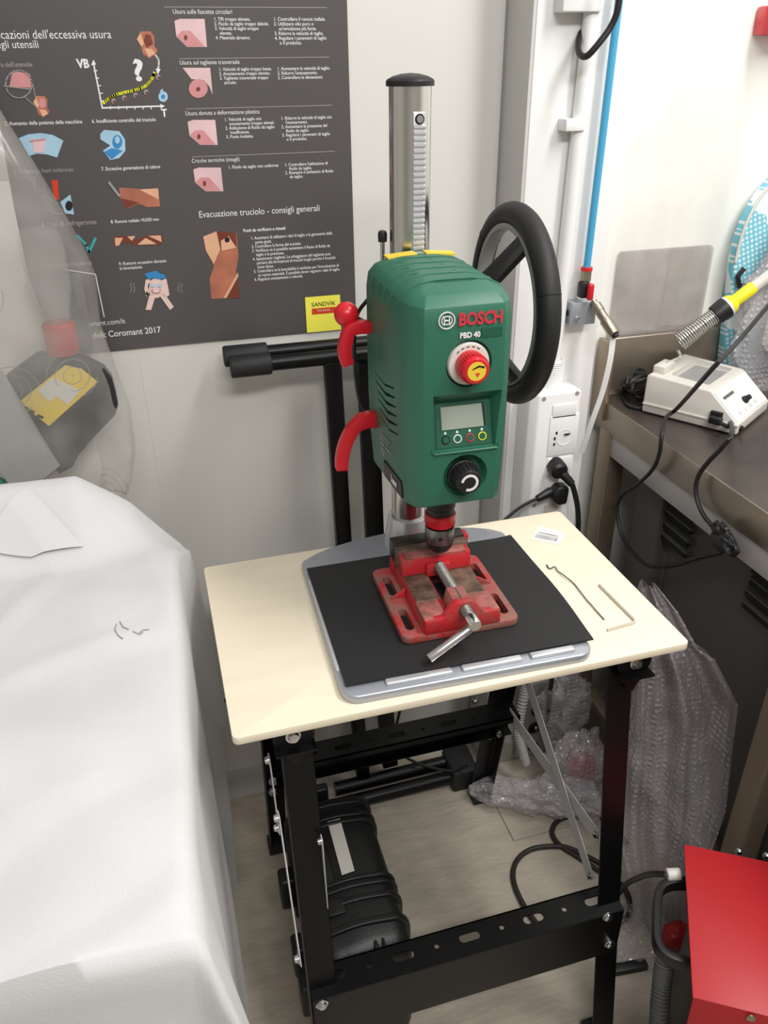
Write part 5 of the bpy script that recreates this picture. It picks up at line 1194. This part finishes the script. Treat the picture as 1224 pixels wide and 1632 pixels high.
# ================================================================== WHITE FABRIC COVER
cv_ = thing('fabric_cover', 'large white non-woven fabric cover draped over a machine at left', 'cover', (-0.3, -0.05, 0))
def sstep(a, b, x):
    t = min(1, max(0, (x-a)/(b-a))); return t*t*(3-2*t)
YF, YB = -0.425, 0.352
def topz(x, y):
    L = 0.085 if x < -0.06 else (0.085-0.055*(x+0.06)/0.07 if x < 0.01 else 0.030-0.070*(x-0.01)/0.055)
    z = 0.88+L*sstep(0.185, 0.30, y)-0.035*sstep(0.31, 0.352, y)
    if x < -0.13: z -= 0.0
    # broad soft folds running from back left to front right
    z += 0.011*math.sin((x*0.8+y)*17+2.2*noise.noise(Vector((x*3, y*3, 1))))*sstep(-0.42, -0.3, y)*(1-sstep(0.1, 0.2, y))*(1-sstep(-0.05, 0.04, x)*0.7)
    z += 0.012*noise.noise(Vector((x*5, y*7, 4)))+0.003*noise.noise(Vector((x*14+y*6, y*13, 9)))
    rg = abs(noise.noise(Vector((x*3+y*3.5, y*5-x*3, 2)))); z += 0.020*(0.25-min(0.25, rg))*(1-sstep(0.03, 0.06, x))
    return z
def xright(y): return 0.047+(y-YF)*0.03+0.014*sstep(0.2, 0.30, y)
NS1, NS2, NT1, NT2 = 110, 46, 100, 26
def coverf(i, j):
    if i <= NS1: s = i/NS1; ex = 0.0
    else: s = 1.0; ex = (i-NS1)/NS2
    if j <= NT1: y = YB+(YF-YB)*j/NT1; ey = 0.0
    else: y = YF; ey = (j-NT1)/NT2*0.62
    xr = xright(y); x = -0.80+(xr+0.80)*s
    hang = 0.80-0.42*sstep(0.20, 0.24, y)-0.10*sstep(0.28, 0.38, y)
    ex *= hang
    z = topz(x, y)
    d = math.hypot(ex, ey)
    if d > 0:
        r = 0.006; o = r*(1-math.exp(-d/r)); dn = max(0, d-0.6*o)
        fr = 1-sstep(-0.425, -0.30, y); bk = sstep(0.16, 0.24, y)
        flare = 0.004+0.17*fr*1.0+0.05*bk
        wx_ = ex/d; wy_2 = ey/d
        X = x+o*wx_+flare*ex*(1-0.45*ex/0.8)+0.004*math.sin(y*22+1)*min(1, ex*4)*(1-fr)+0.004*noise.noise(Vector((0, y*9, z-ex*3)))*min(1, ex*6)
        Y = y-o*wy_2-0.05*ey+0.018*noise.noise(Vector((x*4+ey*3, ey*5-x*3, 7)))*min(1, ey*5)+0.012*abs(noise.noise(Vector((x*6-ey*9, ey*8, 3))))*min(1, ey*6)
        zz = z-dn
        if ex > 0 and ey > 0: X += 0.30*min(ex, ey)*0.4; Y -= 0.25*min(ex, ey)
        return Vector((X, Y, max(0.012, zz)))
    # round the edge just before it turns down
    e1 = max(0, 1-(xr-x)/0.010); z -= 0.0025*e1*e1
    return Vector((x, y, z))
mb = MB(); G = [[mb.bm.verts.new(coverf(i, j)) for j in range(NT1+NT2+1)] for i in range(NS1+NS2+1)]
for i in range(NS1+NS2):
    for j in range(NT1+NT2): mb.bm.faces.new([G[i][j], G[i+1][j], G[i+1][j+1], G[i][j+1]])
cvo = mb.build('fabric', 'cloth', cv_, ang=75)
# folded over flap at the rear left of the cover
def flapf(u, v):
    p = [on_z(x, y, z) for x, y, z in ((40, 772, 0.975), (-30, 886, 0.900), (50, 886, 0.897), (118, 800, 0.972))]
    q = p[0].lerp(p[3], u).lerp(p[1].lerp(p[2], u), v); z = topz(q.x, q.y)+0.006+0.004*math.sin(PI*v)
    return Vector((q.x, q.y, z))
mb = MB(); mb.grid(flapf, 20, 24); mb.build('folded_flap', 'cloth', cv_, ang=75)
# faint pencil scribble on the fabric
def onfab(x, y):
    p = on_z(x, y, 0.88)
    for _ in range(5): p = on_z(x, y, topz(p.x, p.y)+0.0012)
    return p
for pts in (((186, 994), (183, 1003), (188, 1012), (196, 1018)), ((191, 990), (196, 999), (205, 1003)), ((212, 1006), (220, 1010), (228, 1004), (238, 1003)), ((222, 1012), (228, 1007))):
    MB().tube([onfab(*q) for q in pts], 0.0006, 4).build('pencil_mark', 'grey', cv_)

# ================================================================== TRANSPARENT BAG WITH CONTENTS
bg_ = thing('gift_bag', 'clear cellophane bag with printed rings standing behind the white cover', 'bag', (-0.2, 0.38, 0.86))
ed = [on_y(x, y, 0.42) for x, y in ((-60, 60), (0, 180), (60, 272), (104, 345), (135, 400), (152, 440), (160, 520), (184, 590), (207, 650), (216, 720), (210, 770), (194, 815))]
def edge_x(z):
    for a, b in zip(ed, ed[1:]):
        if b.z <= z <= a.z: t = (z-a.z)/(b.z-a.z); return a.x+(b.x-a.x)*t
    return ed[0].x-(z-ed[0].z)*0.3 if z > ed[0].z else ed[-1].x
def bagf(u, v):
    z = 0.86+(1.60-0.86)*v; xr = edge_x(max(z, ed[-1].z)); xl = -0.62; xc, a = (xr+xl)/2, (xr-xl)/2; th = 2*PI*u
    b = 0.072*(1-0.35*v); c, s_ = math.cos(th), math.sin(th)
    x = xc+a*(abs(c)**0.75)*(1 if c > 0 else -1); y = 0.435+b*(abs(s_)**0.8)*(1 if s_ > 0 else -1)
    k = noise.noise(Vector((x*7, z*5, s_))); k2 = noise.noise(Vector((x*18+z*9, z*16, s_*2)))
    f = min(1, abs(s_)*3)
    return Vector((x, min(0.532, y+(0.022*k+0.008*k2)*f), z))
MB().grid(bagf, 150, 80, closed_u=True).build('film', 'bag', bg_, fixn=True, ang=80)
MB().prism([on_y(x, y, 0.480) for x, y in ((-160, 60), (-10, 150), (22, 330), (45, 440), (92, 566), (150, 700), (182, 820), (-160, 820))], (0, 0.002, 0)).build('pale_card', 'offwhite', bg_, label='pale card inside the bag')
f2 = [on_y(x, y, 0.364) for x, y in ((-40, 560), (8, 598), (50, 665), (96, 742), (60, 772), (24, 780), (-40, 700))]
MB().prism([p+Vector((0, 0.004*math.sin(i*2.1), 0)) for i, p in enumerate(f2)], (0, 0.0006, 0)).build('folded_film', 'bag2', bg_)
bx_ = thing('black_package', 'black package with yellow label inside the ring printed bag', 'package', on_y(110, 650, 0.37))
out_ = [(8, 603), (58, 567), (68, 566), (76, 570), (90, 566), (98, 575), (108, 567), (124, 566), (150, 580), (166, 588), (178, 604), (184, 626), (188, 646), (184, 662), (146, 702), (124, 728), (116, 745), (94, 757), (60, 690)]
MB().prism([on_y(x, y, 0.418) for x, y in out_], (0, 0.026, 0)).build('package_body', 'rubber', bx_, bv=0.003)
MB().prism([on_y(x, y, 0.4165) for x, y in ((30, 641), (104, 582), (130, 588), (156, 609), (78, 679))], (0, 0.001, 0)).build('label_panel', 'label_y', bx_, label='yellow label with pale centre')
MB().prism([on_y(x, y, 0.4158) for x, y in ((60, 622), (84, 602), (128, 622), (108, 645), (90, 632), (78, 640))], (0, 0.0006, 0)).build('printed_patch', 'offwhite', bx_)
for q in ([(35, 645), (46, 650), (44, 654), (33, 649)], [(48, 652), (56, 656), (54, 660), (46, 656)], [(60, 660), (70, 664), (68, 668), (58, 664)]): MB().prism([on_y(x, y, 0.4156) for x, y in q], (0, 0.0006, 0)).build('printed_patch', 'inkb', bx_)
bt = thing('red_cap_bottle', 'clear bottle with a red cap inside the ring printed bag', 'bottle', on_y(100, 560, 0.41))
c0 = on_y(102, 562, 0.435)
MB().lathe(c0, (0, 0, 1), [(0, 0.024), (0.045, 0.024), (0.048, 0.021)], 28).build('cap', 'redpaint2', bt, bv=0.001)
MB().lathe(c0+Vector((0, 0, 0.048)), (0.0, 0, 1), [(0, 0.019), (0.02, 0.022), (0.05, 0.030), (0.12, 0.031), (0.135, 0.026), (0.138, 0)], 28).build('bottle_body', 'bag', bt)
o = MB().prism([on_y(x, y, 0.466) for x, y in ((46, 440), (128, 438), (150, 560), (90, 566))], (0, 0.012, 0)).build('dark_box', 'greyhose', bv=0.002); tag(o, 'dark grey box behind the red cap bottle in the bag', 'box')
o = MB().sphere(on_y(-2, 785, 0.372), 0.018, 16, 10, (1, 0.5, 1.6)).build('green_ball', 'green'); tag(o, 'small green object at the left frame edge beside the white cover', 'object')

# ================================================================== RED MACHINE AT THE RIGHT
RZ = 0.42
r00, r10, r01 = on_z(1090, 1345, RZ), on_z(1224, 1373, RZ), on_z(1095, 1587, RZ)
ex_ = (r10-r00).normalized(); ey_ = (r01-r00).normalized(); ey_ = (ey_-ex_*ey_.dot(ex_)).normalized()
rm = thing('red_machine', 'red sheet metal machine housing with black handle on the floor beside the bench', 'machine', (r00.x, r00.y, 0))
Ld = (r01-r00).length; Wd_ = 0.20
def rmP(a, b, z): return r00+ex_*a+ey_*b+Vector((0, 0, z-RZ))
top_ = MB().prism([rmP(0, 0, RZ-0.004), rmP(Wd_, 0, RZ-0.004), rmP(Wd_, Ld, RZ-0.004), rmP(0, Ld, RZ-0.004)], (0, 0, 0.004)).build('top_cover', 'redpaint', rm, bv=0.0015)
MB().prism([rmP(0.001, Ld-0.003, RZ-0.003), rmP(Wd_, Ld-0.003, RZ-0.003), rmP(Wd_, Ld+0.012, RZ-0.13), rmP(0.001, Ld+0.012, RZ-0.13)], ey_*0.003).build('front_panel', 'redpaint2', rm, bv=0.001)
MB().prism([rmP(0.03, 0.02, 0.02), rmP(Wd_-0.01, 0.02, 0.02), rmP(Wd_-0.01, Ld-0.01, 0.02), rmP(0.03, Ld-0.01, 0.02)], (0, 0, RZ-0.026)).build('machine_body', 'black', rm, bv=0.004)
MB().lathe(on_pl(1197, 1622, rmP(0, Ld+0.004, RZ-0.02), ey_), ey_, [(0, 0.006), (0.002, 0.006), (0.003, 0.004), (0.0035, 0)], 14).build('bolt', 'brass', rm)
for px, py in ((1178, 1357), (1222, 1364)):
    p = on_z(px, py, RZ-0.012); MB().sphere(p, 0.006, 12, 8).build('bolt', 'bolt', rm)
hp_ = [on_z(x, y, 0.375) for x, y in ((1110, 1410), (1088, 1408), (1066, 1410), (1052, 1420), (1047, 1440), (1046, 1470), (1047, 1500), (1055, 1518), (1072, 1530), (1110, 1542))]
MB().sweep(smoothpath(hp_, 5), [(-0.011, -0.006), (0.011, -0.006), (0.011, 0.006), (-0.011, 0.006)], (0, 0, 1)).build('handle_frame', 'black', rm, bv=0.002)
MB().cyl(on_z(1062, 1394, 0.39), on_z(1084, 1393, 0.39), 0.0095, n=20).build('cable_socket', 'offwhite', rm, bv=0.002)
# ribbed hose beside it
gh = thing('ribbed_hose', 'dark grey ribbed hose standing beside the red machine', 'hose', on_z(1046, 1620, 0.0))
hp = smoothpath([on_z(1060, 1530, 0.33), on_z(1056, 1560, 0.30), on_z(1052, 1600, 0.27), on_z(1050, 1650, 0.22), on_z(1050, 1700, 0.15)], 8)
MB().tube(hp, 0.0125, 16).build('hose_core', 'greyhose', gh)
mb = MB()
for i in range(1, len(hp)-1):
    t = (hp[i+1]-hp[i-1]).normalized(); x = t.orthogonal().normalized(); y = t.cross(x)
    mb.tube([hp[i]+(x*math.cos(a)+y*math.sin(a))*0.0130 for a in [2*PI*k/16 for k in range(16)]], 0.0018, 5, closed=True)
mb.build('hose_ridges', 'greyhose', gh)
o = MB().box((0, 0, 0), (0.085, 0.018, 0.014)).build('black_bar', 'black', bv=0.002); o.location = on_z(996, 1546, 0.0)+Vector((0.0, 0, 0)); o.rotation_euler = (0, 0, rad(-6)); tag(o, 'short black bar lying on the floor right of the front table leg', 'bar')

# ================================================================== BUBBLE WRAP
hw_ = thing('bubble_wrap_sheet', 'tall hanging sheet of bubble wrap between the table and the cabinet', 'bubble wrap', (0.86, 0.0, 0))
Lft = [(1022, 935), (1012, 960), (1008, 1020), (1008, 1100), (1000, 1200), (992, 1290), (990, 1350), (1003, 1400), (1010, 1460), (1000, 1500)]
Rgt = [(1050, 938), (1080, 975), (1110, 1030), (1135, 1045), (1172, 1118), (1160, 1200), (1150, 1280), (1128, 1345), (1100, 1400), (1090, 1500)]
pl_p = Vector((0.86, -0.07, 0.0)); pl_n = Vector((-0.35, -1.0, 0.22)).normalized()
LP = [on_pl(x, y, pl_p, pl_n) for x, y in Lft]; RP = [on_pl(x, y, pl_p, pl_n) for x, y in Rgt]
def interp(P, v):
    t = v*(len(P)-1); i = min(int(t), len(P)-2); return P[i].lerp(P[i+1], t-i)
def wrapf(u, v):
    p = interp(LP, v).lerp(interp(RP, v), u)
    f = 0.014*math.sin(u*13+v*1.5)+0.008*math.sin(u*29-v*3)+0.012*noise.noise(Vector((u*4, v*5, 1)))
    p = p+pl_n*f*(0.5+0.5*min(1, v*4)); p.z = max(0.004, p.z); return p
MB().grid(wrapf, 90, 110).build('front_layer', 'bubble', hw_, fixn=False, ang=85)
def wrapb(u, v):
    p = wrapf(u*0.96+0.02, v); return p-pl_n*(0.020+0.012*math.sin(u*7+v*4)*1.0)
MB().grid(wrapb, 60, 80).build('rear_layer', 'bubble', hw_, fixn=False, ang=85)
bw = thing('bubble_wrap_bundle', 'crumpled bubble wrap bundle lying on the floor behind the right table leg', 'bubble wrap', (0.78, 0.30, 0))
a0, a1 = on_z(748, 1262, 0.03), on_z(960, 1285, 0.04)
def rollf(u, v):
    c = a0.lerp(a1, v); c.z = 0.036+0.02*v; r = (0.030+0.018*v)*(0.35+0.65*min(1, v*6)) if v < 0.92 else 0.045*(1-(v-0.92)/0.08*0.6)
    th = 2*PI*u; k = 1+0.35*noise.noise(Vector((math.cos(th)*1.5, math.sin(th)*1.5, v*6)))+0.2*noise.noise(Vector((math.cos(th)*4, math.sin(th)*4, v*15)))
    p = c+Vector((0.1*math.cos(th), math.cos(th), math.sin(th)))*r*k; p.z = max(0.002, p.z); return p
MB().grid(rollf, 48, 60, closed_u=True).build('wrap_roll', 'bubble2', bw, ang=80)
c2 = on_y(915, 1230, 0.28)
blob((c2.x+0.01, 0.29, 0.095), (0.075, 0.055, 0.090), amp=0.35, seed=3).build('wrap_lump', 'bubble2', bw, ang=80)
c3_ = on_y(880, 1120, 0.37)
blob((c3_.x+0.03, 0.36, 0.22), (0.055, 0.035, 0.10), amp=0.4, seed=8).build('wrap_lump', 'bubble2', bw, ang=80)
blob((c2.x+0.030, 0.30, 0.075), (0.035, 0.030, 0.040), 24, 16, 0.2, seed=4).build('red_content', 'redpaint2', bw, label='dull red object seen through the wrap')
fs = thing('bubble_wrap_scrap', 'flat scrap of bubble wrap spread on the floor beside the red machine', 'bubble wrap', (0.83, -0.1, 0))
def scrapf(u, v):
    P = [on_z(x, y, 0.012) for x, y in ((968, 1440), (1120, 1420), (1120, 1560), (968, 1530))]
    p = P[0].lerp(P[1], u).lerp(P[3].lerp(P[2], u), v); p.z = 0.008+0.02*abs(noise.noise(Vector((u*3, v*3, 2))))+0.01*abs(noise.noise(Vector((u*9, v*9, 4)))); return p
MB().grid(scrapf, 40, 30).build('scrap_layer', 'bubble', fs, fixn=False, ang=85)
o = blob(on_z(1078, 1490, 0.05), (0.028, 0.022, 0.028), 20, 14, 0.2, seed=6).build('red_object', 'redpaint2'); tag(o, 'dull red lump under the wrap inside the black handle of the machine', 'object')

# ================================================================== CABLES ON THE FLOOR
def fcable(pts, r, name, lab, m='bcable', z=None):
    o = MB().tube(smoothpath([on_z(p[0], p[1], (p[2] if len(p) > 2 else r+0.001)) for p in pts], 6), r, 10).build(name, m); tag(o, lab, 'cable'); return o
fcable([(880, 1500), (850, 1465), (829, 1432), (818, 1400), (822, 1375), (838, 1358), (862, 1350), (900, 1350), (930, 1362), (960, 1378), (990, 1392)], 0.0055, 'floor_cable', 'brown-black cable looping left on the floor behind the front channel')
fcable([(1000, 1345), (975, 1315), (950, 1300), (915, 1300), (890, 1308), (880, 1325), (890, 1345), (920, 1365), (955, 1388), (985, 1405), (1000, 1425), (1004, 1448), (995, 1466), (970, 1474)], 0.0055, 'floor_cable', 'brown-black cable looping around the right front table leg')
fcable([(985, 1425, 0.02), (1000, 1408, 0.10), (1020, 1398, 0.22), (1040, 1393, 0.33), (1064, 1394, 0.39)], 0.0052, 'machine_cable', 'black cable rising from the floor to the red machine socket', 'cable')
